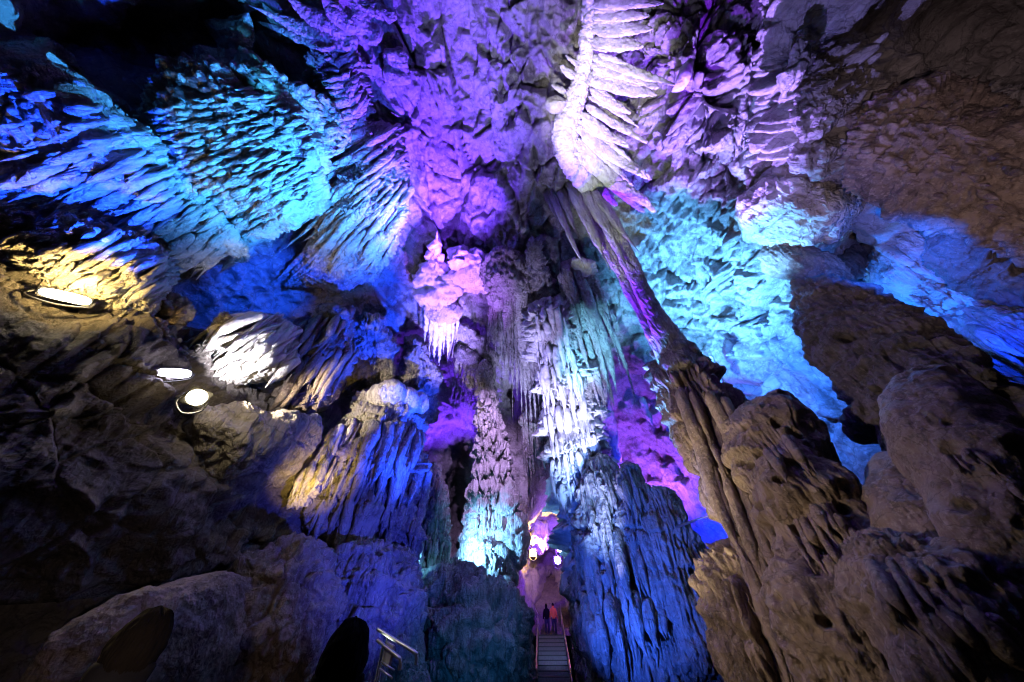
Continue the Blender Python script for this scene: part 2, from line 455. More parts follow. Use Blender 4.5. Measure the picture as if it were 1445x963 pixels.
def build_setting():
    for o in shell(('cave_ceiling', 'cave_rock_face'), 300, -240, 1690, -260, 1150, 1.8, REG, M_WALL): tag(o, kind='structure')
    xs = np.linspace(-30, 30, 260); ys = np.linspace(-14, 46, 300)
    X, Y = np.meshgrid(xs, ys)
    Z = np.zeros(X.shape); G = np.stack([X, Y, Z], -1)
    G[..., 2] += disp(G, .03, [('lump', 3, 60), ('rough', 1.2, 12)], 8).reshape(X.shape) - .06
    f = mesh_from('cave_floor', G, ring_faces(*X.shape, False), [], M_GROUND); tag(f, kind='structure')
    # rising path beyond the steps
    D = np.linspace(29.6, 42, 120); w = np.linspace(-3.2, 3.2, 80)
    DD, WW = np.meshgrid(D, w, indexing='ij')
    az = .094
    G = np.stack([DD * math.sin(az) + WW * math.cos(az), DD * math.cos(az) - WW * math.sin(az), 2.76 + .52 * np.maximum(0, DD - 31.4)], -1)
    G[..., 2] += disp(G, .05, [('lump', 3, 50), ('rough', 2, 12)], 9).reshape(DD.shape) * ss(30.6, 32.4, DD)
    f = mesh_from('path', G, ring_faces(*DD.shape, False), [], M_GROUND); tag(f, kind='structure')

# ------------------------------------------------------------------ formations
SUBJ = []
def F_(o, label, cat, group=None):
    return tag(o, label, cat, group)

def blades(root, lst, mat, seed=1, name='blade', flat=.42, style=(('flute', 2.2, 7, 16.), ('rough', 1.2, 8)), D=None, off=1.2, ends=('round', 'tip')):
    rnd = random.Random(seed)
    for i, b in enumerate(lst):
        pts = b
        tube(name, pts, mat, D=D, off=off, flat=flat, style=list(style), seed=seed * 31 + i, ends=ends, parent=root, step=1.6)

def ribs(parent, line, n, length, w, mat, off, seed, name='drip', flat=.8, jit=.35, style=(('lump', 1.2, 14),), ends=('round', 'tip'), lean=0.):
    """a row of separate drips hanging along a line; each runs down the fall line"""
    rnd = random.Random(seed)
    C = catmull(np.array(line, float), np.linspace(0, 1, n))
    for i in range(n):
        x, y = C[i][:2]; o = off if len(C[i]) < 3 else C[i][2]
        x += rnd.uniform(-1, 1) * w * .4; y += rnd.uniform(-1, 1) * w * .4
        l = length * (1 + rnd.uniform(-jit, jit)); ww = w * (1 + rnd.uniform(-.3, .3))
        a = math.atan2(y - 82, x - 722) + lean; dx, dy = math.cos(a), math.sin(a)
        b = rnd.uniform(-.06, .06) * l
        tube(name, [(x - dx * w * .3, y - dy * w * .3, ww * .8), (x + dx * l * .4 - dy * b, y + dy * l * .4 + dx * b, ww), (x + dx * l, y + dy * l, ww * .6)],
             mat, off=o, flat=flat, style=list(style), seed=seed * 13 + i, ends=ends, parent=parent, step=1.3)

def formations_left():
    o = sheet('draped_flowstone', [
        [(-70, 40, 1.5), (20, 58, 1.5), (90, 86, 1.6), (150, 135, 1.7), (188, 178, 1.6)],
        [(-70, 140, 1.9), (30, 150, 1.9), (110, 170, 2.0), (180, 195, 2.0), (240, 240, 1.9)],
        [(-70, 235, 2.2), (50, 245, 2.2), (150, 258, 2.2), (230, 280, 2.2), (305, 305, 2.0)],
        [(-70, 320, 2.0), (50, 325, 2.2), (180, 345, 2.2), (270, 372, 2.0), (372, 362, 1.5)]],
        M_PALE, [('lump', 24, 95), ('flute', 12, 18, 12.), ('tier', 6, 80, 16), ('pit', 12, 46), ('rough', 2, 9)], 2, thick=1.6, bulge=1.0)
    for i, (ln, n, l, w) in enumerate([([(0, 100), (60, 108), (120, 140), (165, 180)], 16, 100, 10), ([(90, 160), (150, 190), (205, 215), (245, 250)], 18, 110, 9), ([(60, 230), (140, 250), (220, 275), (290, 305)], 22, 90, 10),
                                   ([(170, 215), (235, 258), (300, 300), (340, 335)], 26, 60, 8), ([(110, 285), (200, 310), (270, 335), (345, 352)], 20, 70, 9)]):
        fringe(o, ln, n, l, w, M_PALE, 320 + i, lean=-.12, lift=.6)
    F_(o, 'deep blue lit draped flowstone shield filling the far left under the black roof', 'flowstone')
    o = sheet('draped_flowstone', [
        [(185, 162, 1.6), (212, 145, 1.7), (250, 126, 1.7), (300, 98, 1.7), (345, 90, 1.6), (388, 108, 1.4)],
        [(212, 192, 2.0), (255, 182, 2.3), (300, 160, 2.5), (350, 150, 2.5), (395, 150, 2.2), (428, 150, 1.6)],
        [(250, 240, 2.2), (290, 232, 2.6), (335, 225, 2.8), (380, 220, 2.8), (420, 212, 2.4), (448, 214, 1.7)],
        [(295, 300, 2.0), (330, 290, 2.4), (362, 285, 2.6), (395, 278, 2.6), (425, 272, 2.2), (452, 262, 1.6)],
        [(350, 362, 1.6), (368, 336, 1.8), (388, 315, 1.9), (410, 302, 1.8), (430, 293, 1.6), (444, 286, 1.4)]],
        M_PALE, [('lump', 16, 70), ('tier', 10, 46, 9), ('pop', 7, 26), ('flute', 4, 9, 7.), ('rough', 1.5, 7)], 5, thick=1.4, bulge=.9, step=1.4)
    F_(o, 'bright azure tiered flowstone with fringes of drips beside the purple roof', 'flowstone')
    for i, hl in enumerate((52, 76, 92, 102, 106, 104, 96, 82, 62)):
        cx, cy = 438 - 25 * i, 198 + 5 * i
        fringe(o, [(cx - .30 * hl - 4, cy - hl * .92), (cx - 3, cy - hl * .3), (cx + 6, cy + hl * .3), (cx + .34 * hl, cy + hl * .92)], int(hl * .42), 32, 6.4, M_PALE, 300 + i, lift=.75, vary=.5)
    # smooth spine between the two
    o = tube('flowstone_rib', [(165, 165, 22), (205, 210, 30), (255, 262, 34), (300, 318, 34), (352, 368, 26)], M_PALE, off=2.9, flat=.6,
             style=[('lump', 6, 40), ('flute', 4, 9, 7.), ('rough', 1.5, 7)], seed=7)
    F_(o, 'smooth bright blue rib slanting between the deep blue shield and the azure tiers', 'rock rib')
    o = sheet('draped_flowstone', [
        [(498, 186, .9), (530, 172, 1.0), (572, 180, .8)],
        [(480, 245, 1.3), (525, 235, 1.6), (580, 245, 1.2)],
        [(455, 310, 1.5), (515, 300, 1.9), (578, 300, 1.4)],
        [(425, 370, 1.4), (495, 365, 1.8), (560, 350, 1.4)],
        [(405, 410, 1.0), (470, 410, 1.2), (540, 400, 1.0)]],
        M_PALE, [('lump', 8, 50), ('flute', 7, 8, 8.), ('tier', 7, 46, 8), ('rough', 2, 7)], 9, thick=1.2, bulge=.8)
    for i, (ln, n, l) in enumerate([([(500, 186), (535, 176), (572, 184)], 14, 70), ([(490, 222), (530, 212), (577, 220)], 17, 76), ([(478, 262), (526, 252), (580, 262)], 20, 76), ([(462, 300), (518, 292), (578, 300)], 22, 76), ([(444, 340), (505, 332), (566, 336)], 22, 66)]):
        fringe(o, ln, n, l, 6.5, M_PALE, 330 + i, lift=.6)
    F_(o, 'leaning sky blue drapery column with fine vertical ribs left of the purple strip', 'drapery')
    # spiny ridge up by the roof
    o = tube('spiny_ridge', [(468, 68, 60), (478, 110, 62), (490, 150, 56), (500, 182, 36)], M_PALE, off=1.0, flat=.6,
             style=[('tier', 13, 22, 5), ('flute', 7, 7, 6.), ('rough', 2, 7)], seed=12)
    for i in range(6):
        y = 72 + i * 18
        fringe(o, [(470 + i * 6, y), (474 + i * 6, y + 18)], 5, 30, 5, M_PALE, 340 + i, lift=.8); fringe(o, [(472 + i * 6, y), (476 + i * 6, y + 18)], 5, 26, 5, M_PALE, 350 + i, lift=.8, lean=2.6)
    F_(o, 'spiny blue ridge bristling with short drips above the azure tiers', 'rock ridge')
    o = sheet('flowstone_lobe', [
        [(398, 168, 1.2), (420, 138, 1.4), (452, 128, 1.2)],
        [(415, 195, 1.6), (450, 172, 1.8), (490, 168, 1.4)],
        [(440, 225, 1.5), (470, 208, 1.7), (500, 200, 1.4)]], M_PALE,
        [('tier', 9, 22, 6), ('flute', 4, 7, 7.), ('rough', 2, 7)], 14, thick=1.0, bulge=.6)
    for i in range(3): fringe(o, [(424 + i * 24, 140 + i * 12), (450 + i * 20, 205 + i * 6)], 14, 24, 6, M_PALE, 360 + i, lift=.7)
    F_(o, 'small blue fringed lobe at the right edge of the azure tiers', 'flowstone')
    # fan of roof stalactites, top left of centre
    root = empty('stalactite_fan'); F_(root, 'fan of long blue violet stalactites hanging from the roof top left of centre', 'stalactites')
    blades(root, [
        [(505, 58, 20), (430, 40, 24), (352, 8, 16)], [(505, 62, 20), (440, 55, 26), (360, 30, 18)], [(500, 50, 22), (440, 22, 26), (400, -8, 18)],
        [(505, 45, 24), (470, 15, 26), (450, -15, 18)], [(515, 50, 22), (505, 18, 22), (500, -15, 16)], [(560, 28, 16), (525, 12, 22), (490, 2, 14)],
        [(515, 60, 18), (528, 45, 26), (505, 28, 16)]], M_PALE, 21, 'stalactite', .55, off=1.6)
    o = tube('knobbly_rock', [(555, 70, 22), (558, 90, 24), (562, 115, 22)], M_PALE, off=.9, style=[('pop', 8, 18), ('rough', 2, 7)], seed=23)
    F_(o, 'small knobbly violet outcrop on the roof beside the purple strip', 'rock')
    o = sheet('roof_flake', [[(284, 32, 2.0), (320, 30, 2.2), (352, 24, 2.2)], [(298, 52, 2.2), (330, 48, 2.6), (360, 45, 2.2)], [(318, 80, 2.0), (330, 72, 2.3), (344, 62, 2.)]],
              M_PALE, [('block', 6, 26), ('rough', 2.5, 9)], 25, thick=.6, bulge=.3, curl=10)
    F_(o, 'pale teal rock flake hanging in the dark roof top left', 'rock flake')
    # yellow drapery, left edge
    o = sheet('draped_flowstone', [
        [(2, 330, 2.9), (50, 318, 3.0), (110, 318, 3.1), (165, 325, 3.1), (200, 340, 3.0)],
        [(22, 355, 3.2), (80, 345, 3.6), (140, 348, 3.7), (195, 360, 3.6), (238, 370, 3.2)],
        [(48, 385, 3.2), (100, 385, 3.7), (150, 390, 3.8), (200, 392, 3.7), (240, 394, 3.2)],
        [(95, 412, 3.0), (130, 420, 3.4), (165, 428, 3.5), (200, 428, 3.3), (236, 418, 3.0)],
        [(135, 432, 2.8), (155, 438, 3.0), (175, 444, 3.0), (205, 444, 2.9), (230, 436, 2.8)]],
        M_PALE, [('lump', 9, 50), ('flute', 11, 12, 8.), ('flute', 5, 6, 8.), ('pit', 6, 22), ('rough', 1.6, 7)], 31, thick=1.0, bulge=.6, step=1.4)
    for i, (ln, n, l, w) in enumerate([([(20, 336), (80, 324), (140, 326), (190, 340)], 20, 62, 8), ([(80, 350), (140, 350), (200, 362), (236, 374)], 22, 60, 7.5), ([(120, 388), (170, 388), (215, 394), (238, 398)], 18, 52, 7.5)]):
        fringe(o, ln, n, l, w, M_PALE, 365 + i, lift=.9, flat=1.3, bend=.12)
    F_(o, 'cream flowstone drapery lit warm yellow by the tube lamp at the left edge', 'drapery')
    # dark slope under it
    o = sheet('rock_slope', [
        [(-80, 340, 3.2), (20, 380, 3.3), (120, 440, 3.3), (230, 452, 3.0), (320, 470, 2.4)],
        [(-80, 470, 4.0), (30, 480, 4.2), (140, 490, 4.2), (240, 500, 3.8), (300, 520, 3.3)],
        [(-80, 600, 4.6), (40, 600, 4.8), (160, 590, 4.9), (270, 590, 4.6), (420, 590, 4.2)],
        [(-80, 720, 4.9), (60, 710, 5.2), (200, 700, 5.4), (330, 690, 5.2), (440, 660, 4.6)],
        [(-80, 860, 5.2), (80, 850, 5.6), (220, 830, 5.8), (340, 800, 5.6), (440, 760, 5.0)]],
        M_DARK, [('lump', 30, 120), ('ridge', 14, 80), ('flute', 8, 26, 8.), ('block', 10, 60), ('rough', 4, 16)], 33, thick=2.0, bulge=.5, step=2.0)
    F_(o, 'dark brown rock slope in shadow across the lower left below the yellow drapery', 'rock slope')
    # ledge rims that catch the lamp
    for i, (pts, lab) in enumerate([
        ([(30, 600, 30), (70, 560, 30), (105, 515, 28), (160, 488, 26)], 'crooked ledge rim left of the star lamp, the longer of two'),
        ([(185, 560, 22), (210, 520, 26), (228, 480, 24), (215, 455, 20)], 'upright ledge rim nearest the pale tube lamp'),
        ([(225, 445, 40), (248, 438, 44), (268, 450, 30)], 'rounded tan knob between yellow drapery and blue rock')]):
        o = tube('rock_ledge', pts, M_BROWN, off=4.7 if i < 2 else 3.6, flat=.7, style=[('lump', 8, 30), ('flute', 6, 8, 6.), ('block', 5, 20), ('rough', 2, 8)], seed=41 + i)
        F_(o, lab, 'rock ledge')
    # white drapery at the star lamp
    o = sheet('draped_flowstone', [
        [(318, 462, 3.4), (352, 442, 3.5), (388, 438, 3.4), (424, 470, 3.2)],
        [(300, 500, 3.9), (340, 480, 4.2), (385, 475, 4.2), (432, 488, 3.6)],
        [(298, 530, 4.1), (332, 515, 4.4), (375, 512, 4.4), (425, 515, 3.8)],
        [(288, 556, 4.2), (318, 552, 4.4), (355, 545, 4.4), (400, 540, 3.9)]],
        M_WHITE, [('lump', 6, 40), ('flute', 11, 13, 12.), ('flute', 4, 6, 9.), ('rough', 1.3, 7)], 51, thick=1.2, bulge=.5, step=1.4)
    for i, (ln, n, l, w) in enumerate([([(308, 474), (350, 450), (388, 446), (425, 472)], 16, 96, 9), ([(320, 486), (360, 468), (400, 470), (428, 490)], 15, 74, 7), ([(305, 512), (345, 500), (390, 502), (422, 510)], 13, 50, 8)]):
        fringe(o, ln, n, l, w, M_WHITE, 370 + i, lift=1.1, flat=1.4, bend=.12, lean=.25)
    F_(o, 'white fluted curtain fanning out right above the star bright lamp', 'drapery')
    o = sheet('draped_flowstone', [
        [(405, 470, 3.0), (450, 440, 3.0), (505, 430, 2.6)],
        [(410, 510, 3.5), (455, 490, 3.7), (508, 480, 3.0)],
        [(390, 550, 3.9), (440, 540, 4.0), (495, 530, 3.4)],
        [(350, 585, 4.0), (415, 590, 4.2), (470, 585, 3.6)]],
        M_BROWN, [('lump', 8, 40), ('flute', 10, 11, 8.), ('pit', 8, 24), ('rough', 2, 7)], 53, thick=1.2, bulge=.6)
    for i, (ln, n, l, w) in enumerate([([(410, 474), (455, 450), (502, 440)], 15, 80, 8), ([(412, 520), (455, 502), (502, 492)], 15, 80, 8)]):
        fringe(o, ln, n, l, w, M_BROWN, 375 + i, lift=.9, flat=1.3, bend=.1)
    F_(o, 'brown purple fluted drapery between the white curtain and the pale topped pedestal', 'drapery')
    o = tube('rock_ledge', [(238, 548, 30), (275, 512, 26), (305, 470, 22), (322, 440, 14)], M_GREY, off=4.3, flat=.5, style=[('flute', 5, 9, 6.), ('block', 5, 20), ('rough', 2, 7)], seed=55)
    F_(o, 'thin grey rib rising from behind the pale tube lamp', 'rock rib')
    o = sheet('rock_ledge', [
        [(270, 582, 5.2), (330, 574, 5.3), (390, 578, 5.2), (450, 590, 4.8)],
        [(268, 610, 5.5), (330, 612, 5.8), (390, 615, 5.6), (445, 620, 5.0)],
        [(290, 668, 5.4), (335, 680, 5.8), (380, 690, 5.6), (425, 690, 5.0)]],
        M_GREY, [('lump', 12, 44), ('rough', 3, 12), ('pop', 5, 30)], 57, thick=1.0, bulge=.6)
    F_(o, 'rounded grey violet ledge just below the star bright lamp', 'rock ledge')
    # pedestal
    o = sheet('stalagmite_pedestal', [
        [(512, 566, 3.6), (535, 545, 3.7), (560, 541, 3.7), (586, 552, 3.5)],
        [(462, 625, 4.4), (515, 600, 4.9), (560, 595, 4.9), (602, 610, 4.2)],
        [(432, 690, 5.0), (500, 670, 5.6), (560, 665, 5.6), (606, 680, 4.8)],
        [(425, 760, 5.2), (490, 760, 5.8), (550, 755, 5.8), (592, 745, 5.0)],
        [(428, 830, 5.4), (480, 840, 6.0), (530, 835, 6.0), (578, 820, 5.2)]],
        M_GREY, [('lump', 14, 60), ('flute', 9, 18, 6.), ('block', 10, 34), ('tier', 8, 60, 12), ('rough', 2.5, 8)], 61, thick=2.0, bulge=1.0)
    for i, (ln, n, l, w) in enumerate([([(520, 600), (560, 602), (598, 612)], 15, 90, 9), ([(480, 650), (545, 650), (602, 665)], 22, 90, 9), ([(445, 710), (520, 712), (590, 722)], 22, 90, 10)]):
        fringe(o, ln, n, l, w, M_GREY, 380 + i, lift=.5, bend=.1)
    F_(o, 'broad blue violet pedestal rock with a knobbly cream cap left of the passage', 'stalagmite')
    for i, (x, y, w) in enumerate([(538, 556, 26), (556, 552, 30), (575, 562, 28), (545, 572, 26), (590, 566, 22), (566, 580, 22), (522, 580, 22), (508, 600, 22), (480, 618, 26)]):
        tube('knob', [(x, y - w * .5, w), (x - 2, y + w * .2, w * 1.1), (x - 5, y + w * .7, w * .8)], M_PALE, off=4.7 + .1 * (i % 3), style=[('pop', 4, 16), ('rough', 2, 8)], seed=62 + i, parent=o)
    o = sheet('draped_flowstone', [
        [(455, 622, 5.0), (490, 592, 5.2), (512, 590, 5.0)],
        [(426, 662, 5.4), (462, 645, 5.8), (494, 634, 5.4)],
        [(412, 695, 5.6), (435, 685, 6.0), (462, 670, 5.6)],
        [(405, 720, 5.6), (418, 716, 5.8), (432, 708, 5.6)]],
        M_PALE, [('flute', 8, 9, 10.), ('lump', 5, 30), ('rough', 2, 7)], 75, thick=.6, bulge=.4, curl=12, step=1.4)
    for i, (ln, n, l, w) in enumerate([([(460, 622), (485, 600), (508, 596)], 9, 60, 8), ([(432, 660), (462, 646), (488, 640)], 10, 52, 8)]):
        fringe(o, ln, n, l, w, M_PALE, 385 + i, lift=.8, bend=.1)
    F_(o, 'narrow yellow lit drapery down the left flank of the pedestal', 'drapery')
    # dark blue spires behind the pedestal
    for i, (pts, lab) in enumerate([
        ([(585, 478, 18), (588, 520, 52), (582, 570, 74), (590, 625, 50)], 'dark navy spire right behind the pedestal, against the purple rock'),
        ([(512, 440, 40), (520, 490, 66), (525, 540, 60), (530, 570, 40)], 'deep blue fluted buttress behind and left of the navy spire'),
        ([(470, 430, 40), (468, 462, 50), (455, 500, 40)], 'blue grooved shoulder below the leaning sky blue drapery')]):
        o = tube('rock_spire', pts, M_GREY, off=2.6 + .2 * i, flat=.7, style=[('lump', 9, 40), ('flute', 6, 10, 7.), ('block', 6, 24), ('rough', 2, 8)], seed=81 + i, ends=('round', 'round'))
        F_(o, lab, 'rock spire')
    # base rocks, lower middle left
    for i, (rows, lab, mat) in enumerate([
        ([[(430, 800, 6.0), (480, 770, 6.4), (540, 770, 6.4), (590, 780, 6.0)], [(415, 870, 7.0), (480, 850, 7.4), (540, 850, 7.4), (600, 860, 7.0)], [(400, 980, 7.4), (480, 985, 8.), (550, 985, 8.), (620, 985, 7.6)]], 'dim blue boulder face below the pedestal beside the stepped seating', M_GREY),
        ([[(590, 800, 5.0), (640, 806, 5.4), (690, 832, 5.4), (742, 850, 5.0)], [(590, 880, 6.0), (650, 870, 6.6), (700, 880, 6.6), (748, 895, 6.2)], [(585, 985, 6.6), (650, 985, 7.2), (700, 985, 7.2), (756, 985, 6.8)]], 'dim teal boulder face left of the steps', M_GREY),
        ([[(330, 800, 7.0), (370, 780, 7.2), (420, 770, 7.2), (450, 790, 6.8)], [(300, 870, 7.6), (370, 850, 8.2), (420, 850, 8.2), (460, 860, 7.6)], [(280, 985, 8.), (370, 985, 8.6), (430, 985, 8.6), (470, 985, 8.)]], 'low grey brown rock with a dark slit behind the seated crowd', M_BROWN)]):
        o = sheet('boulder', rows, mat, [('lump', 16, 60), ('flute', 6, 18, 5.), ('block', 8, 36), ('pit', 10, 50), ('rough', 3, 10)], 91 + i, thick=1.6, bulge=1.0)
        F_(o, lab, 'boulder')
    # near pale hump that takes the heads' shadows
    o = sheet('boulder', [
        [(60, 905, 8.0), (150, 850, 8.2), (240, 815, 8.3), (330, 805, 8.2), (420, 830, 8.0)],
        [(40, 940, 8.2), (150, 890, 8.5), (240, 865, 8.6), (330, 860, 8.5), (440, 880, 8.2)],
        [(10, 1010, 8.4), (150, 1000, 8.8), (240, 1000, 8.9), (330, 1000, 8.8), (470, 1000, 8.4)]],
        M_BROWN, [('lump', 14, 90), ('rough', 2.5, 14)], 97, thick=1.0, bulge=.4, curl=40)
    F_(o, 'smooth low hump of rock behind the dark head at bottom left', 'boulder')

def formations_mid():
    # long knobbly column in front of the purple wall
    o = tube('stalagmite_column', [(684, 505, 9), (686, 560, 22), (690, 610, 31), (694, 650, 40), (690, 700, 48), (687, 740, 60), (685, 800, 74), (685, 840, 90)],
             M_PALE, off=2.2, flat=.85, style=[('tier', 6, 26, 6), ('pop', 3, 14), ('lump', 5, 34), ('flute', 2.5, 6, 7.), ('rough', 1.8, 6)], seed=101, step=1.3)
    for i in range(8):
        y = 556 + i * 24; x = 687 + min(i, 4) * 1.6; w = 20 + i * 4.
        fringe(o, [(x - w * .45, y + 5), (x, y - 3), (x + w * .45, y + 4)], int(w / 4), 17 + i, 5.5, M_PALE, 530 + i, lift=.9)
    F_(o, 'tall thin knobbly pink white stalagmite with a cyan flooded foot', 'stalagmite')
    for i, (x, y, w) in enumerate([(668, 792, 24), (722, 760, 40), (716, 700, 26), (700, 800, 34)]):
        tube('knob', [(x, y - w, w * .6), (x, y, w), (x, y + w, w * .9)], M_PALE, off=2.6, style=[('pop', 5, 14), ('lump', 5, 22), ('rough', 2, 7)], seed=103 + i, parent=o)
    o = tube('stalagmite', [(612, 652, 16), (612, 690, 32), (613, 740, 38), (612, 790, 46), (612, 840, 60)], M_GREY, off=3.4,
             style=[('lump', 6, 26), ('flute', 4, 8, 6.), ('block', 4, 16), ('rough', 2, 7)], seed=111)
    for i in range(5): fringe(o, [(598 - i * 2, 676 + i * 30), (612, 672 + i * 30), (626 + i * 2, 678 + i * 30)], 7, 30, 6, M_GREY, 540 + i, lift=.8)
    F_(o, 'blunt blue stalagmite with a cyan lit left edge beside the dark opening', 'stalagmite')
    o = tube('stalagmite', [(645, 782, 12), (646, 800, 26), (648, 830, 40)], M_PALE, off=3.6, style=[('lump', 5, 18), ('rough', 2, 7)], seed=112)
    F_(o, 'short stubby cyan stalagmite at the foot of the dark opening', 'stalagmite')
    o = tube('stalagmite', [(590, 745, 14), (582, 770, 34), (578, 815, 40)], M_GREY, off=4.2, style=[('lump', 6, 22), ('flute', 3, 8, 6.), ('rough', 2, 7)], seed=113)
    F_(o, 'low blue stump left of the blunt blue stalagmite', 'stalagmite')
    # pinkish tower high up, left of purple strip
    o = tube('rock_tower', [(617, 326, 12), (615, 355, 24), (612, 385, 42), (615, 412, 58), (618, 436, 50)], M_WHITE, off=1.8,
             style=[('lump', 8, 26), ('pop', 5, 14), ('block', 4, 14), ('rough', 2, 6)], seed=121, ends=('tip', 'round'))
    F_(o, 'ragged pinkish white tower with a dark cleft above the white icicles', 'rock tower')
    o = sheet('rock_bulge', [[(628, 352, 1.4), (655, 345, 1.6), (690, 372, 1.3)], [(632, 385, 1.8), (660, 375, 2.1), (694, 395, 1.6)], [(645, 415, 1.5), (665, 412, 1.7), (690, 418, 1.4)]],
              M_WHITE, [('block', 9, 22), ('pop', 5, 12), ('rough', 2.5, 7)], 123, thick=.8, bulge=.5, curl=12)
    F_(o, 'crumbly pink white bulge right of the ragged tower', 'rock')
    root = empty('stalactite_cluster'); F_(root, 'cluster of short white icicle stalactites under the ragged tower', 'stalactites')
    blades(root, [[(x, 440, w), (x - 1, 440 + l * .5, w * .9), (x - 2 - (640 - x) * .06, 440 + l, w * .6)] for x, l, w in
                  [(609, 62, 7), (615, 78, 9), (622, 84, 10), (628, 60, 7), (634, 66, 10), (640, 48, 6), (602, 50, 6), (646, 34, 5)]], M_WHITE, 125, 'stalactite', .8, off=2.0)
    o = tube('rock_ledge', [(598, 436, 20), (622, 436, 30), (650, 448, 22)], M_PALE, off=1.9, style=[('lump', 5, 20), ('pop', 4, 12)], seed=127)
    F_(o, 'short lip of rock the white icicles hang from', 'rock ledge')
    # violet curtain steps
    for i, (x0, y0, x1, y1, n, L, lab) in enumerate([
        (640, 468, 698, 520, 17, 62, 'slanting row of lilac drips over the purple hollow'),
        (692, 428, 722, 440, 13, 92, 'violet curtain of thin drips left of the grey organ pipes'),
        (714, 410, 764, 428, 12, 205, 'tall grey pink organ pipe stalactites in the middle of the hall'),
        (738, 598, 796, 604, 17, 96, 'short drip curtain above the far warm lamp'),
        (574, 492, 600, 500, 7, 64, 'small pale drips under the blue shoulder left of the white icicles'),
        (648, 500, 690, 540, 9, 80, 'broad lilac flutes hanging over the violet hollow beside the knobbly stalagmite')]):
        root = empty('stalactite_curtain'); F_(root, lab, 'stalactites')
        rnd = random.Random(130 + i); lst = []
        for j in range(n):
            f = j / (n - 1); x = x0 + (x1 - x0) * f; y = y0 + (y1 - y0) * f + rnd.uniform(-5, 5)
            l = L * rnd.uniform(.6, 1.08) * (1 if i != 2 else (.72 + .35 * math.sin(math.pi * f)))
            w = (x1 - x0) / n * rnd.uniform(.8, 1.9)
            lean = (x - 722) / 400.
            lst.append([(x, y - 6, w), (x + lean * l * .5, y + l * .5, w * .85), (x + lean * l, y + l, w * .5)])
        blades(root, lst, [M_PALE, M_PALE, M_GREY, M_GREY, M_PALE, M_PALE][i], 140 + i, 'stalactite', .85, off=[1.4, 1.5, 3.0, 2.2, 1.6, 1.9][i],
               style=(('flute', 1.6, 5, 14.), ('lump', 1.8, 16)))
        lip = [(x0 - 4, y0 - 6, 14), ((x0 + x1) / 2, (y0 + y1) / 2 - 10, 22), (x1 + 4, y1 - 6, 16)]
        tube('lip', lip, M_PALE if i < 2 else M_GREY, off=[1.2, 1.3, 2.5, 2.1, 1.5, 1.8][i], style=[('lump', 4, 18), ('pop', 3, 12), ('rough', 2, 7)], seed=150 + i, parent=root)
    # brown roots
    root = empty('hanging_rock'); F_(root, 'dark grey brown pendant with a smooth stub under it in mid roof', 'hanging rock')
    tube('shell', [(700, 350, 30), (712, 375, 56), (722, 400, 62), (720, 420, 40)], M_GREY, off=2.2, style=[('tier', 8, 24, 6), ('flute', 5, 7, 7.), ('lump', 6, 24)], seed=161, parent=root)
    tube('stub', [(734, 395, 20), (733, 430, 21), (736, 470, 17), (742, 520, 10)], M_PALE, off=2.9, style=[('flute', 1.5, 7, 12.), ('lump', 2, 20)], seed=162, parent=root)
    o = tube('stalactite', [(752, 335, 14), (757, 370, 22), (765, 400, 30), (772, 430, 28)], M_GREY, off=2.6, style=[('flute', 5, 7, 9.), ('tier', 5, 24, 6), ('rough', 2, 7)], seed=165)
    F_(o, 'narrow grey fluted stalactite just above the big tiered column', 'stalactite')
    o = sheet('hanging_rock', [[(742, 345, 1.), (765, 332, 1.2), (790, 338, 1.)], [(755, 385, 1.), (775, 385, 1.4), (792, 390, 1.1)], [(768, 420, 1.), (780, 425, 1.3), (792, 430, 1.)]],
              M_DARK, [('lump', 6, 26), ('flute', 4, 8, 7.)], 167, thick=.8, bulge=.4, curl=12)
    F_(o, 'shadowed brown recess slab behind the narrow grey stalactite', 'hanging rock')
    o = tube('rock', [(748, 742, 18), (756, 752, 34), (752, 768, 30), (744, 778, 16)], M_PALE, sm=.05, ks=[24.8, 24.6, 24.7, 24.9], style=[('pop', 5, 10), ('lump', 4, 18), ('rough', 2, 6)], seed=169)
    fringe(o, [(740, 758), (752, 754), (766, 760)], 8, 18, 5, M_PALE, 170, lift=.8)
    F_(o, 'small drip fringed rock lit gold by the lamp far down the passage', 'rock')
    # big tiered column
    root = empty('tiered_column'); F_(root, 'great tiered column of drip fringed shelves right of the organ pipes', 'rock column')
    tube('shaft', [(770, 420, 28), (776, 450, 42), (784, 500, 46), (796, 555, 54), (808, 610, 60), (818, 670, 68), (842, 730, 74), (862, 800, 88), (876, 870, 104)], M_WHITE, off=3.2, flat=.9,
         style=[('tier', 22, 52, 6), ('tier', 5, 22, 5), ('lump', 9, 40), ('flute', 3, 7, 8.), ('rough', 1.8, 6)], seed=171, parent=root, step=1.3)
    shaft = root.children[0]
    AX = [(770, 425, 30), (776, 450, 42), (784, 500, 48), (796, 555, 56), (808, 610, 62), (818, 670, 70), (842, 730, 76), (862, 800, 90), (876, 870, 104)]
    for i, y in enumerate((438, 466, 492, 520, 550, 580, 612, 645, 682, 722, 768, 818)):
        x = float(np.interp(y, [a[1] for a in AX], [a[0] for a in AX])); w = float(np.interp(y, [a[1] for a in AX], [a[2] for a in AX]))
        fringe(shaft, [(x - w * .5, y + 6), (x - w * .1, y - 4), (x + w * .3, y), (x + w * .52, y + 10)], int(w / 4.2), 34 + i, 6.5, M_WHITE, 500 + i, lift=1.0, parent=root, flat=1.2)
    rnd = random.Random(5)
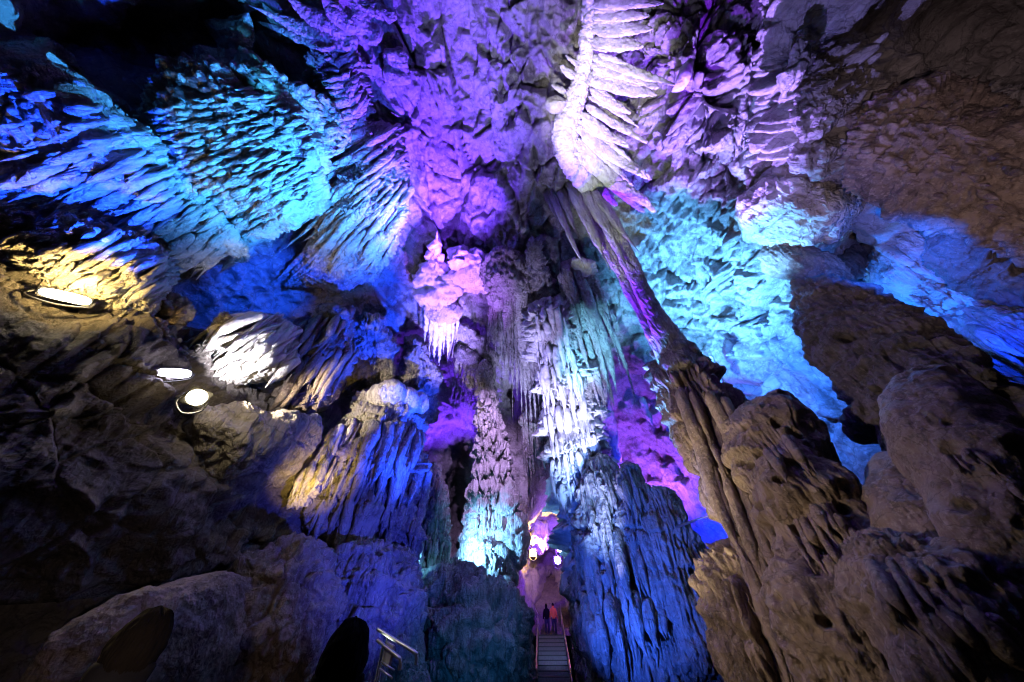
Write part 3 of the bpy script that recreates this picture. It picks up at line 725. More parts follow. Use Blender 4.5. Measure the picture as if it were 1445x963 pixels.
    for i, (x, y, w) in enumerate([(775, 452, 34), (796, 470, 26), (800, 528, 44), (776, 520, 22), (812, 590, 40), (790, 606, 30), (822, 640, 34), (806, 655, 34), (838, 700, 40)]):
        tube('shelf', [(x, y - 14, w * .55), (x + 2, y, w), (x + 5, y + 22, w * .95), (x + 8, y + 34, w * .6)], M_PALE, off=3.9, flat=.8,
             style=[('flute', 6, 8, 4.), ('tier', 5, 22, 6), ('rough', 1.5, 6)], seed=173 + i, parent=root, step=1.3)
    # teal bladed curtain
    root = empty('bladed_curtain'); F_(root, 'pale teal curtain of long blades right of the tiered column', 'stalactites')
    sheetrows = [[(788, 372, 2.0), (810, 366, 2.2), (832, 374, 2.0)], [(796, 430, 2.3), (822, 425, 2.6), (848, 432, 2.2)], [(818, 500, 2.4), (836, 495, 2.6), (856, 498, 2.2)], [(840, 580, 2.4), (848, 580, 2.5), (860, 575, 2.3)]]
    sheet('curtain_sheet', sheetrows, M_PALE, [('flute', 5, 8, 14.), ('lump', 4, 26), ('rough', 1.3, 7)], 181, thick=.6, bulge=.3, curl=10, parent=root, step=1.4)
    cs = root.children[0]
    for i, (ln, n, l, w) in enumerate([([(792, 384), (815, 376), (836, 384)], 9, 130, 9), ([(800, 430), (824, 424), (846, 432)], 9, 120, 8), ([(815, 480), (835, 474), (854, 486)], 8, 100, 8)]):
        fringe(cs, ln, n, l, w, M_PALE, 520 + i, lift=.9, parent=root, flat=1.2, bend=.03)
    blades(root, [[(790, 385, 10), (806, 450, 14), (826, 530, 12), (842, 590, 8)], [(800, 380, 9), (818, 430, 12), (836, 470, 8)], [(812, 376, 10), (832, 430, 13), (852, 500, 8)],
                  [(824, 376, 10), (845, 425, 13), (868, 490, 6)], [(806, 420, 8), (822, 480, 10), (838, 540, 7)], [(832, 380, 9), (850, 420, 11), (862, 455, 5)],
                  [(820, 440, 9), (838, 500, 11), (852, 560, 6)], [(836, 440, 8), (855, 490, 10), (872, 520, 5)]], M_PALE, 183, 'blade', .6, off=2.8)
    o = tube('stalactite_nub', [(808, 370, 8), (820, 373, 14), (832, 380, 15), (840, 386, 8)], M_WHITE, off=3.0, style=[('pop', 4, 8), ('lump', 4, 12), ('rough', 2, 5)], seed=186)
    F_(o, 'small crusty nub on top of the pale teal bladed curtain', 'rock')
    # white palm of blades
    root = empty('palm_drapery'); F_(root, 'white palm shaped spray of stalactite blades hanging from the roof, tips lit violet', 'stalactites')
    D0 = 3.1
    tube('trunk', [(834, -40, 16), (832, 20, 16), (828, 60, 17), (822, 105, 20), (810, 145, 28), (798, 180, 32), (803, 215, 34), (822, 250, 30), (842, 276, 14)], M_WHITE, off=1.8, flat=.8,
         style=[('pop', 3, 8), ('flute', 2, 5, 4.), ('rough', 1.2, 6)], seed=191, parent=root, step=1.2)
    tube('knob', [(782, 135, 20), (784, 146, 32), (790, 160, 24)], M_WHITE, off=2.2, style=[('lump', 2, 20), ('rough', 1, 8)], seed=192, parent=root)
    B = [((836, -10), (932, -16), 17), ((835, 8), (934, 4), 17), ((835, 25), (923, 22), 15), ((835, 42), (922, 40), 18), ((833, 60), (916, 66), 18), ((836, 80), (946, 118), 13), ((834, 92), (936, 126), 18),
         ((830, 106), (926, 134), 20), ((832, 124), (892, 162), 12), ((830, 136), (896, 176), 8), ((826, 148), (920, 206), 11), ((820, 160), (890, 211), 13), ((814, 178), (918, 253), 17),
         ((812, 196), (916, 291), 19), ((806, 208), (905, 296), 18), ((806, 222), (868, 288), 15), ((815, 170), (870, 205), 9), ((822, 112), (880, 130), 8), ((808, 232), (850, 275), 12),
         ((800, 130), (775, 118), 8), ((812, 110), (790, 92), 9), ((818, 95), (800, 80), 7)]
    lst = []; rnd = random.Random(3)
    for (a, b, w) in B:
        ex = rnd.uniform(.86, 1.13); b = (a[0] + (b[0] - a[0]) * ex, a[1] + (b[1] - a[1]) * ex)
        sg = rnd.uniform(-.03, .03) * math.hypot(b[0] - a[0], b[1] - a[1])
        P = lambda f, d=0.: (a[0] + (b[0] - a[0]) * f - d * .4, a[1] + (b[1] - a[1]) * f + d)
        lst.append([(*P(0), w * .8), (*P(.3, sg), w * 1.2), (*P(.62, sg), w * 1.02), (*P(.86), w * .62), (*P(1), w * .2)])
        c = rnd.uniform(.5, .8); o_ = rnd.choice((-1, 1)) * w * .42
        lst.append([(*P(.05, o_), w * .4), (*P(.3 * c + .2, o_), w * .5), (*P(c, o_ * .7), w * .14)])
    blades(root, lst, M_WHITE, 193, 'blade', .4, off=2.0, style=(('flute', 1.5, 7, 10.), ('lump', 1.2, 30), ('rough', .35, 8)), ends=('round', 'round'))
    # long two toned drop and its neighbours
    root = empty('long_stalactite'); F_(root, 'very long slanting stalactites, green grey and violet, dropping from the palm to the brown column', 'stalactites')
    blades(root, [
        [(775, 205, 18, 5.0), (800, 250, 24, 5.4), (850, 335, 19, 6.4), (900, 432, 17, 7.8), (936, 500, 24, 8.7), (955, 540, 20, 9.0)],
        [(800, 228, 22, 5.1), (835, 280, 27, 5.7), (872, 340, 24, 6.4), (914, 425, 24, 7.7), (950, 490, 42, 8.6), (975, 535, 44, 8.9)]],
        M_PALE, 202, 'blade', .55, style=(('flute', 1.5, 9, 20.), ('lump', 1.5, 40), ('rough', .5, 9)), ends=('round', 'round'))
    blades(root, [
        [(768, 205, 11, 4.8), (785, 250, 14, 5.2), (802, 300, 14, 5.7), (814, 332, 9, 6.0)],
        [(760, 195, 10, 4.8), (773, 255, 12, 5.2), (798, 320, 12, 5.8), (832, 392, 7, 6.4)],
        [(815, 246, 10, 5.2), (845, 300, 12, 5.8), (870, 345, 10, 6.3), (890, 392, 6, 6.8)], [(838, 270, 10, 5.5), (872, 318, 11, 6.1), (905, 360, 5, 6.6)],
        [(790, 222, 15, 5.0), (815, 280, 18, 5.5), (840, 335, 16, 6.1), (862, 385, 8, 6.7)],
        [(826, 258, 16, 5.4), (858, 300, 16, 6.0), (886, 348, 9, 6.6)],
        [(757, 215, 10, 4.9), (768, 265, 13, 5.3), (790, 318, 9, 5.8)]],
        M_PALE, 201, 'blade', .55, style=(('flute', 1.5, 9, 20.), ('lump', 1.5, 40), ('rough', .5, 9)), ends=('round', 'tip'))
    # small cyan stalactites on the pink wall
    for i, (pts, lab) in enumerate([
        ([(848, 548, 18), (856, 590, 22), (868, 640, 16), (876, 668, 8)], 'thick cyan white stalactite hanging over the pink wall'),
        ([(1000, 502, 10), (1008, 522, 12), (1018, 542, 7)], 'small pale cyan stalactite right of the purple column head'),
        ([(905, 560, 8), (914, 585, 9), (922, 602, 4)], 'tiny blue stalactite on the cyan wall above the pink patch')]):
        o = tube('stalactite', pts, M_WHITE, off=1.6, style=[('flute', 2, 7, 12.), ('lump', 2, 20)], seed=211 + i, ends=('round', 'round'))
        F_(o, lab, 'stalactite')
    # rock right of the steps
    o = sheet('rock_buttress', [
        [(818, 690, 4.4), (840, 640, 4.6), (868, 655, 4.6), (885, 700, 4.4)],
        [(815, 760, 5.0), (850, 740, 5.6), (890, 740, 5.6), (925, 760, 5.0)],
        [(810, 850, 5.6), (860, 840, 6.4), (910, 840, 6.4), (960, 850, 5.8)],
        [(806, 985, 6.2), (870, 985, 7.2), (930, 985, 7.2), (990, 985, 6.6)]],
        M_GREY, [('lump', 14, 60), ('flute', 8, 14, 9.), ('tier', 8, 60, 10), ('rough', 2.5, 8)], 221, thick=1.6, bulge=1.0)
    for i, (ln, n, l, w) in enumerate([([(825, 680), (855, 672), (884, 690)], 11, 110, 9), ([(820, 760), (865, 750), (915, 760)], 16, 120, 10), ([(816, 850), (875, 845), (950, 850)], 18, 120, 12)]):
        fringe(o, ln, n, l, w, M_GREY, 410 + i, lift=.5, bend=.06)
    F_(o, 'dark blue fluted buttress rising right of the steps', 'rock buttress')
    o = tube('rock_spire', [(886, 655, 22), (892, 690, 44), (905, 740, 66), (925, 820, 90), (940, 900, 110), (945, 985, 120)], M_GREY, off=6.0, flat=.8,
             style=[('lump', 9, 40), ('flute', 6, 11, 8.), ('tier', 7, 50, 8), ('rough', 2, 8)], seed=223)
    for i, (ln, n, l, w) in enumerate([([(872, 690), (890, 684), (910, 692)], 7, 80, 8), ([(875, 760), (905, 752), (938, 762)], 9, 110, 9)]):
        fringe(o, ln, n, l, w, M_GREY, 415 + i, lift=.5, bend=.06)
    F_(o, 'blue spire with a blunt tip in front of the pink wall', 'rock spire')
    o = tube('rock_spire', [(934, 690, 30), (938, 722, 52), (950, 800, 80), (968, 880, 104), (976, 985, 116)], M_GREY, off=6.2, flat=.8,
             style=[('lump', 9, 40), ('flute', 6, 12, 8.), ('tier', 6, 50, 8), ('rough', 2, 8)], seed=225)
    F_(o, 'broad blue spire beside the brown column with a thin bar across it', 'rock spire')

def formations_right():
    # brown column
    o = tube('stalagmite_column', [(935, 478, 40, 9.0), (955, 520, 62, 9.2), (985, 565, 80, 9.2), (1012, 610, 92, 9.2), (1056, 680, 112, 9.2), (1098, 760, 144, 9.0), (1112, 850, 186, 8.8), (1125, 1000, 240, 8.6)], M_BROWN, flat=.8,
             style=[('lump', 12, 60), ('flute', 20, 30, 9.), ('drape', 8, 16, 10.), ('tier', 12, 90, 12), ('rough', 2.5, 10)], seed=231)
    for i, (ln, n, l, w) in enumerate([([(962, 560), (1000, 556), (1030, 570)], 9, 120, 12), ([(985, 610), (1025, 600), (1065, 610)], 9, 170, 14), ([(1020, 690), (1070, 670), (1110, 680)], 10, 190, 16), ([(1050, 770), (1100, 750), (1150, 760)], 10, 200, 18)]):
        fringe(o, ln, n, l, w, M_BROWN, 400 + i, lift=.5, bend=.04, lean=.10)
    F_(o, 'great brown fluted column at right, dark violet at its narrow head', 'rock column')
    o = tube('bulging_rock', [(985, 492, 36), (962, 515, 54), (975, 548, 50), (1010, 575, 50)], M_GREY, D=9.0, flat=.8, style=[('lump', 9, 36), ('pop', 4, 22), ('rough', 2, 8)], seed=233)
    F_(o, 'dark violet knob on the shoulder of the brown column head', 'rock knob')
    big = [
        ([(1050, 575, 60, 8.4), (1080, 610, 110, 8.2), (1120, 680, 150, 8.0), (1165, 770, 190, 7.8), (1215, 880, 230, 7.4), (1260, 1010, 250, 7.2)], 'brown boulder with a pitted crown right of the fluted column',
         [('lump', 24, 90), ('tier', 5, 60, 12), ('pit', 14, 24), ('rough', 2.5, 14)]),
        ([(1235, 640, 50, 7.6), (1255, 670, 90, 7.6), (1290, 730, 130, 7.4), (1330, 800, 170, 7.2), (1380, 900, 200, 7.)], 'smooth violet grey boulder wedged between two brown ones',
         [('lump', 10, 90), ('rough', 2, 14)]),
        ([(1268, 545, 70, 6.8), (1300, 580, 130, 6.6), (1360, 640, 180, 6.4), (1430, 720, 220, 6.2), (1530, 830, 260, 6.)], 'largest rounded brown boulder at the right edge with a bald top',
         [('lump', 20, 120), ('pit', 16, 40), ('rough', 2.2, 18)]),
        ([(1200, 770, 60, 6.6), (1270, 830, 150, 6.2), (1360, 900, 200, 5.8), (1460, 1000, 240, 5.4)], 'ribbed brown boulder in the lower right corner',
         [('lump', 18, 90), ('drape', 5, 26, 12.), ('tier', 7, 100, 16), ('pit', 12, 34), ('rough', 2.5, 14)]),
    ]
    for i, (pts, lab, st) in enumerate(big):
        o = tube('boulder', pts, M_BROWN, flat=.8, style=st, seed=241 + i, step=1.8); F_(o, lab, 'boulder')
        for j, (ln, n, l, w) in enumerate([[([(1075, 640), (1105, 625), (1140, 650)], 9, 46, 9), ([(1110, 740), (1160, 720), (1205, 760)], 12, 80, 12)], [], [([(1330, 650), (1375, 640), (1420, 680)], 9, 40, 11)], [([(1225, 810), (1290, 800), (1350, 850)], 14, 120, 15), ([(1300, 880), (1360, 860), (1420, 890)], 12, 110, 16)]][i]):
            fringe(o, ln, n, l, w, M_BROWN, 550 + i * 5 + j, lift=.35, bend=.08)
    o = sheet('boulder', [[(1010, 860, 5.0), (1080, 870, 5.4), (1150, 920, 5.4)], [(1005, 920, 5.4), (1080, 930, 6.), (1160, 960, 5.8)], [(1005, 1010, 5.6), (1080, 1010, 6.2), (1170, 1010, 6.)]],
              M_BROWN, [('lump', 12, 50), ('block', 6, 30), ('rough', 3, 10)], 247, thick=1., bulge=.6)
    F_(o, 'ochre tinged low boulder at the foot of the brown fluted column', 'boulder')
    # dark hanging mass
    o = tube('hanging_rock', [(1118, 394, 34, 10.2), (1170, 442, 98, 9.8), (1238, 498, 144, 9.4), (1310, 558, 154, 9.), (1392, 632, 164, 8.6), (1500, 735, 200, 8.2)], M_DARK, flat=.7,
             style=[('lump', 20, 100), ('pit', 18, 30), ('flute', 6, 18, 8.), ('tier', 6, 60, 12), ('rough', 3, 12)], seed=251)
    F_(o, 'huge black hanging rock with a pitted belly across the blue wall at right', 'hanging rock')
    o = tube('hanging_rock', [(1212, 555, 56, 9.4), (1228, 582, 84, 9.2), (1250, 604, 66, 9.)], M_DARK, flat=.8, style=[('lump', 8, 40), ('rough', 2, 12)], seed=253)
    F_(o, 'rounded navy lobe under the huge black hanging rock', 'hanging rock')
    o = tube('hanging_rock', [(1075, 352, 30), (1105, 362, 54), (1150, 385, 56), (1200, 420, 50)], M_BROWN, off=1.8, flat=.8, style=[('lump', 7, 50), ('flute', 4, 11, 8.), ('rough', 2, 10)], seed=255)
    F_(o, 'short brown beam of rock under the cyan ledge', 'hanging rock')
    o = sheet('rock_ledge', [
        [(1030, 285, .9), (1075, 248, 1.1), (1130, 246, 1.2), (1185, 268, 1.2), (1215, 290, 1.0)],
        [(1030, 308, 1.4), (1080, 285, 1.8), (1135, 282, 1.9), (1180, 292, 1.8), (1210, 305, 1.4)],
        [(1035, 330, 1.2), (1085, 322, 1.7), (1135, 318, 1.8), (1180, 318, 1.7), (1200, 325, 1.3)],
        [(1050, 345, .8), (1090, 345, 1.2), (1135, 348, 1.3), (1175, 345, 1.2), (1192, 345, .9)]],
        M_PALE, [('lump', 7, 50), ('rough', 4, 16), ('block', 6, 36), ('ridge', 3, 20)], 257, thick=1.0, bulge=.5)
    F_(o, 'bright cyan white slab ledge left of the black cave mouth', 'rock ledge')
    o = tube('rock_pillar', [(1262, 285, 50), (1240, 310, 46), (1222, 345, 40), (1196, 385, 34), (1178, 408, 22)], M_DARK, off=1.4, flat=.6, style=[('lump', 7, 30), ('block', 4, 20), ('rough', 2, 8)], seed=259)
    F_(o, 'black rock pillar beside the cyan ledge', 'rock pillar')
    o = sheet('draped_flowstone', [
        [(1205, 395, .6), (1232, 350, .8), (1262, 318, .8), (1300, 330, .6)],
        [(1240, 415, 1.0), (1275, 385, 1.4), (1305, 355, 1.4), (1335, 375, 1.0)],
        [(1285, 435, 1.2), (1320, 420, 1.6), (1345, 400, 1.6), (1372, 415, 1.2)],
        [(1340, 465, 1.2), (1365, 460, 1.4), (1395, 450, 1.4), (1420, 455, 1.2)]],
        M_PALE, [('flute', 6, 12, 16.), ('lump', 6, 70), ('rough', 1, 9)], 261, thick=1., bulge=.5)
    for i, (ln, n, l, w) in enumerate([([(1212, 388), (1240, 350), (1275, 332), (1300, 335)], 13, 105, 10), ([(1262, 398), (1295, 372), (1330, 380)], 12, 100, 10)]):
        fringe(o, ln, n, l, w, M_PALE, 390 + i, lift=.6, flat=.8, bend=.03)
    F_(o, 'clear blue ribbed drapery right of the black pillar', 'drapery')
    o = sheet('draped_flowstone', [
        [(1300, 455, 1.4), (1350, 440, 1.5), (1420, 430, 1.4), (1500, 440, 1.4)],
        [(1330, 485, 2.0), (1380, 480, 2.2), (1440, 475, 2.2), (1510, 490, 2.)],
        [(1370, 540, 2.2), (1420, 540, 2.4), (1470, 545, 2.4), (1530, 560, 2.2)]],
        M_PALE, [('flute', 8, 18, 16.), ('lump', 9, 60), ('rough', 2, 10)], 263, thick=1., bulge=.5)
    fringe(o, [(1320, 460), (1370, 455), (1440, 462)], 14, 110, 12, M_PALE, 393, lift=.6, flat=.8, bend=.03)
    F_(o, 'dim navy ribbed drapery at the right edge above the black hanging rock', 'drapery')
    # upper right canopy
    o = sheet('rock_canopy', [
        [(1185, 155, 1.6), (1250, 130, 1.8), (1340, 140, 1.9), (1480, 190, 1.8)],
        [(1205, 195, 2.2), (1270, 185, 2.6), (1350, 205, 2.7), (1490, 260, 2.6)],
        [(1212, 235, 2.4), (1270, 245, 2.9), (1345, 265, 3.), (1490, 330, 2.9)],
        [(1250, 285, 2.2), (1300, 300, 2.6), (1360, 320, 2.7), (1490, 390, 2.6)]],
        M_BROWN, [('lump', 14, 90), ('tier', 10, 46, 9), ('flute', 6, 13, 9.), ('pit', 6, 26), ('rough', 2.5, 9)], 265, thick=1.4, bulge=.8)
    for i, (ln, n, l, w) in enumerate([([(1220, 215), (1262, 232), (1300, 262), (1330, 300)], 24, 26, 6), ([(1270, 190), (1330, 220), (1380, 262), (1400, 310)], 26, 30, 7), ([(1335, 180), (1400, 220), (1460, 280)], 22, 34, 8)]):
        fringe(o, ln, n, l, w, M_BROWN, 395 + i, lift=.8)
    F_(o, 'brown rose canopy with a ragged drip edge at upper right', 'rock canopy')
    o = sheet('rock_canopy', [
        [(1120, 190, 1.), (1180, 195, 1.2), (1260, 240, 1.2)], [(1110, 225, 1.4), (1180, 235, 1.7), (1250, 290, 1.6)], [(1140, 248, 1.4), (1195, 268, 1.6), (1245, 300, 1.5)]],
        M_GREY, [('lump', 8, 40), ('ridge', 6, 24), ('rough', 3, 9)], 267, thick=.8, bulge=.4)
    F_(o, 'dim blue grey lip of roof just above the cyan ledge', 'rock canopy')
    o = sheet('rock_canopy', [
        [(1290, 316, 2.0), (1350, 333, 2.2), (1500, 400, 2.2)], [(1310, 346, 2.4), (1370, 368, 2.7), (1510, 436, 2.6)], [(1332, 378, 2.4), (1390, 398, 2.6), (1510, 458, 2.4)]],
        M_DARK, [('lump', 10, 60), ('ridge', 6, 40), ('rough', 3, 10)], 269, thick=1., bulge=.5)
    F_(o, 'near black overhang right of the clear blue drapery', 'rock canopy')
    # slanting violet grey strata in the roof
    for i, (pts, lab) in enumerate([
        ([(1132, 60, 22), (1118, 110, 26), (1100, 170, 22), (1088, 215, 14)], 'thin slanting lilac slab standing off the roof at right'),
        ([(1185, 60, 50), (1172, 110, 60), (1150, 160, 60), (1128, 190, 40)], 'layered violet grey roof fin beside the lilac slab')]):
        o = tube('roof_fin', pts, M_WALL if i == 0 else M_GREY, off=1.2, flat=.7, style=[('block', 8, 26), ('tier', 6, 22, 8), ('rough', 2, 7)] if i else [('block', 6, 34), ('rough', 2, 8)], seed=271 + i)
        F_(o, lab, 'rock fin')
    o = sheet('roof_slab', [[(958, 95, 1.4), (975, 80, 1.5), (980, 88, 1.4)], [(950, 120, 1.6), (965, 108, 1.8), (976, 110, 1.6)], [(944, 132, 1.4), (955, 132, 1.5), (966, 128, 1.4)]],
              M_WHITE, [('rough', 1, 14)], 275, thick=.5, bulge=.1, curl=6)
    F_(o, 'clean white angular slab sticking out of the violet rubble beside the palm', 'rock slab')
# ------------------------------------------------------------------ small made things
def tubes(name, paths, r, mat, parent=None, n=10):
    V, Q, T = [], [], []
    for path in paths:
        P = np.array(path, float); m = len(P)
        tg = np.gradient(P, axis=0); tg /= np.linalg.norm(tg, axis=1)[:, None] + 1e-9
        ref = np.array([0, 0, 1.]) if abs(tg[:, 2]).mean() < .8 else np.array([1., 0, 0])
        a = np.cross(tg, ref); a /= np.linalg.norm(a, axis=1)[:, None] + 1e-9
        b = np.cross(a, tg)
        rr = np.full(m, r) if np.isscalar(r) else np.array(r)
        th = np.linspace(0, 2 * math.pi, n, endpoint=False)
        G = P[:, None] + rr[:, None, None] * (np.cos(th)[None, :, None] * a[:, None] + np.sin(th)[None, :, None] * b[:, None])
        o = len(V) and sum(len(v) for v in V)
        V.append(G.reshape(-1, 3)); Q.append(ring_faces(m, n) + o)
        V.append(np.stack([P[0], P[-1]])); c = o + m * n
        i = np.arange(n); j = (i + 1) % n
        T.append(np.stack([j + o, i + o, np.full(n, c)], 1)); T.append(np.stack([i + o + (m - 1) * n, j + o + (m - 1) * n, np.full(n, c + 1)], 1))
    return mesh_from(name, np.concatenate(V), np.concatenate(Q), np.concatenate(T), mat, parent)

def bent(pts, n=8):
    return catmull(np.array(pts, float), np.linspace(0, 1, n * len(pts)))

def box(name, c, size, mat, parent=None, R=None, bev=.012):
    import bmesh
    bm = bmesh.new(); bmesh.ops.create_cube(bm, size=1)
    for v in bm.verts: v.co = (v.co.x * size[0], v.co.y * size[1], v.co.z * size[2])
    bmesh.ops.bevel(bm, geom=bm.edges[:], offset=min(bev, min(size) * .3), segments=2, affect='EDGES')
    for v in bm.verts:
        p = np.array(v.co)
        if R is not None: p = R @ p
        v.co = p + np.array(c)
    me = bpy.data.meshes.new(name); bm.to_mesh(me); bm.free(); me.materials.append(mat)
    o = bpy.data.objects.new(name, me); COL.objects.link(o)
    if parent: o.parent = parent
    return o

def basis(d, up=(0, 0, 1)):
    d = np.array(d, float); d /= np.linalg.norm(d)
    x = np.cross(d, up); x /= np.linalg.norm(x); z = np.cross(x, d)
    return np.stack([x, d, z], 1)           # local y points along d

M_BLACK = plain('black_housing', (.02, .02, .022), .5)
M_STEEL = plain('brushed_steel', (.5, .5, .52), .35, .9)
M_STEPS = plain('worn_concrete', (.34, .32, .31), .8)
LENS = {}
def lens_mat(col, st):
    k = (col, st)
    if k not in LENS: LENS[k] = plain('lamp_lens', (.8, .8, .8), .3, 0, col, st)
    return LENS[k]

def flood_lamp(label, P, aim, size, col, st, round_=False, roll=0., lens_scale=.86):
    P = np.array(P, float); R = basis(np.array(aim) - P)
    if roll:
        c, s = math.cos(roll), math.sin(roll); R = R @ np.array([[c, 0, s], [0, 1, 0], [-s, 0, c]])
    w, h, d = size
    t = empty('flood_lamp'); F_(t, label, 'lamp')
    box('housing', P - R[:, 1] * d * .5, (w, d, h), M_BLACK, t, R, .02)
    if round_:
        th = np.linspace(0, 2 * math.pi, 28, endpoint=False)
        V = np.stack([np.cos(th) * w * .42, np.full(28, .012), np.sin(th) * w * .42], 1)
        V = np.concatenate([V, [[0, .03, 0]]]) @ R.T + P
        i = np.arange(28)
        mesh_from('lens', V, [], np.stack([i, (i + 1) % 28, np.full(28, 28)], 1), lens_mat(col, st), t)
    else:
        th = np.linspace(0, 2 * math.pi, 32, endpoint=False); cw = np.sign(np.cos(th)) * np.abs(np.cos(th)) ** .6; sw = np.sign(np.sin(th)) * np.abs(np.sin(th)) ** .8
        G = np.array([np.stack([cw * w * .47 * f, np.full(32, y), sw * h * .47 * f], 1) for f, y in ((1, -.01), (1, .03), (.8, .07), (.3, .09))]) @ R.T + P
        mesh_from('lens', np.concatenate([G.reshape(-1, 3), G[-1].mean(0)[None]]), ring_faces(4, 32), np.stack([np.arange(32) + 96, (np.arange(32) + 1) % 32 + 96, np.full(32, 128)], 1), lens_mat(col, st), t)
    a, b = R @ np.array([-w * .55, -d * .4, 0]), R @ np.array([w * .55, -d * .4, 0])
    dn = np.array([0, 0, -h * .9 - .06])
    tubes('bracket', [bent([P + a, P + a * 1.02 + dn * .6, P + dn, P + b * 1.02 + dn * .6, P + b], 6)], .015 + .02 * h, M_BLACK, t)
    return t

def spot(name, loc, aim, col, power, cone, blend=.5, radius=.12):
    l = bpy.data.lights.new(name, 'SPOT'); l.energy = power; l.color = col; l.spot_size = math.radians(cone); l.spot_blend = blend
    l.shadow_soft_size = radius * .5
    o = bpy.data.objects.new(name, l); COL.objects.link(o)
    from mathutils import Vector
    d = Vector(np.array(aim, float) - np.array(loc, float))
    o.location = loc; o.rotation_euler = d.to_track_quat('-Z', 'Y').to_euler()
    return o

def K(px, py, k): return pt(px, py, k=k)[0]
def S_(px, py, off=0.): return pt(px, py, off=off)[0]

# ---- steps, rails, path furniture
AZ = .0925
def along(D, w, z): return np.array([D * math.sin(AZ) + w * math.cos(AZ), D * math.cos(AZ) - w * math.sin(AZ), z])
def build_steps():
    t = empty('staircase'); F_(t, 'worn grey steps climbing to the violet passage between metal rails', 'steps')
    R = np.array([[math.cos(AZ), math.sin(AZ), 0], [-math.sin(AZ), math.cos(AZ), 0], [0, 0, 1.]])
    for i in range(14):
        D = 21.6 + i * .6; z = .2 * (i + 1)
        box('step', along(D + .4, 0, z - .12), (1.7, .86, .24), M_STEPS, t, R, .02)
        box('nosing', along(D - .022, 0, z - .02), (1.68, .05, .05), M_BLACK, t, R, .01)
    box('landing', along(31., 0, 2.7), (2.1, 2.3, .2), M_STEPS, t, R, .02)
    for sgn, lab in ((-1, 'violet lit metal handrail on the left of the steps'), (1, 'slim metal handrail on the right of the steps')):
        h = empty('handrail'); F_(h, lab, 'handrail', 'handrails of the steps')
        w = sgn * .86
        a = [along(21.6, w, 1.15), along(26, w, 2.6), along(30., w, 3.85), along(31.2, w, 3.95)]
        if sgn < 0: a += [along(32.6, w - .35, 4.6), along(34.2, w - 1.0, 5.9)]
        else: a += [along(32.6, w + .1, 4.7)]
        tubes('rail', [bent(a, 6)], .035, M_STEEL, h)
        tubes('lower_rail', [bent([p - np.array([0, 0, .5]) for p in a], 6)], .022, M_STEEL, h)
        for D in (21.7, 24.4, 27.2, 30., 31.2):
            z0 = min(2.8, .2 + (D - 21.6) / 3.)
            tubes('post', [[along(D, w, z0 - .1), along(D, w, z0 + (1.1 if D < 31 else 1.1))]], .026, M_STEEL, h)
    # seat-side rails near the crowd
    h = empty('handrail'); F_(h, 'pair of short bent metal rails with a pale panel, lower left of the steps', 'handrail')
    def q(px, py, D): return pt(px, py, D=D)[0]
    A = q(533, 888, 6.6); B = q(584, 920, 5.9)
    tubes('rail', [bent([A, A * .5 + B * .5, B, B + [.05, -.02, -.04], B + [.06, -.02, -.12]], 8)], .022, M_STEEL, h)
    A2 = q(533, 904, 5.9); B2 = q(561, 927, 5.3)
    tubes('rail', [bent([A2, A2 * .5 + B2 * .5, B2, B2 + [.05, -.02, -.04], B2 + [.055, -.02, -.11]], 8)], .02, M_STEEL, h)
    C, Dd = q(538, 934, 5.4), q(556, 946, 5.1)
    tubes('lower_rail', [[C, Dd], [q(536, 944, 5.2), q(553, 957, 4.9)]], .009, M_STEEL, h)
    for p in (A * .7 + B * .3, A2 * .7 + B2 * .3): tubes('post', [[p + [0, .01, -.02], [p[0], p[1] + .01, 0.]]], .014, M_BLACK, h)
    c = (q(548, 924, 5.65)); box('panel', c, (.26, .03, .2), plain('pale_panel', (.55, .52, .6), .5), h, basis(q(560, 930, 5.4) - q(538, 915, 5.9))[:, [1, 0, 2]])
    # thin bar on the blue spire
    o = tubes('marker_bar', [[pt(955, 744, k=10.2)[0], pt(985, 733, k=9.7)[0], pt(1018, 724, k=9.2)[0]]], .035, M_STEEL); F_(o, 'thin pale bar reaching from the blue spire to the brown column', 'bar')

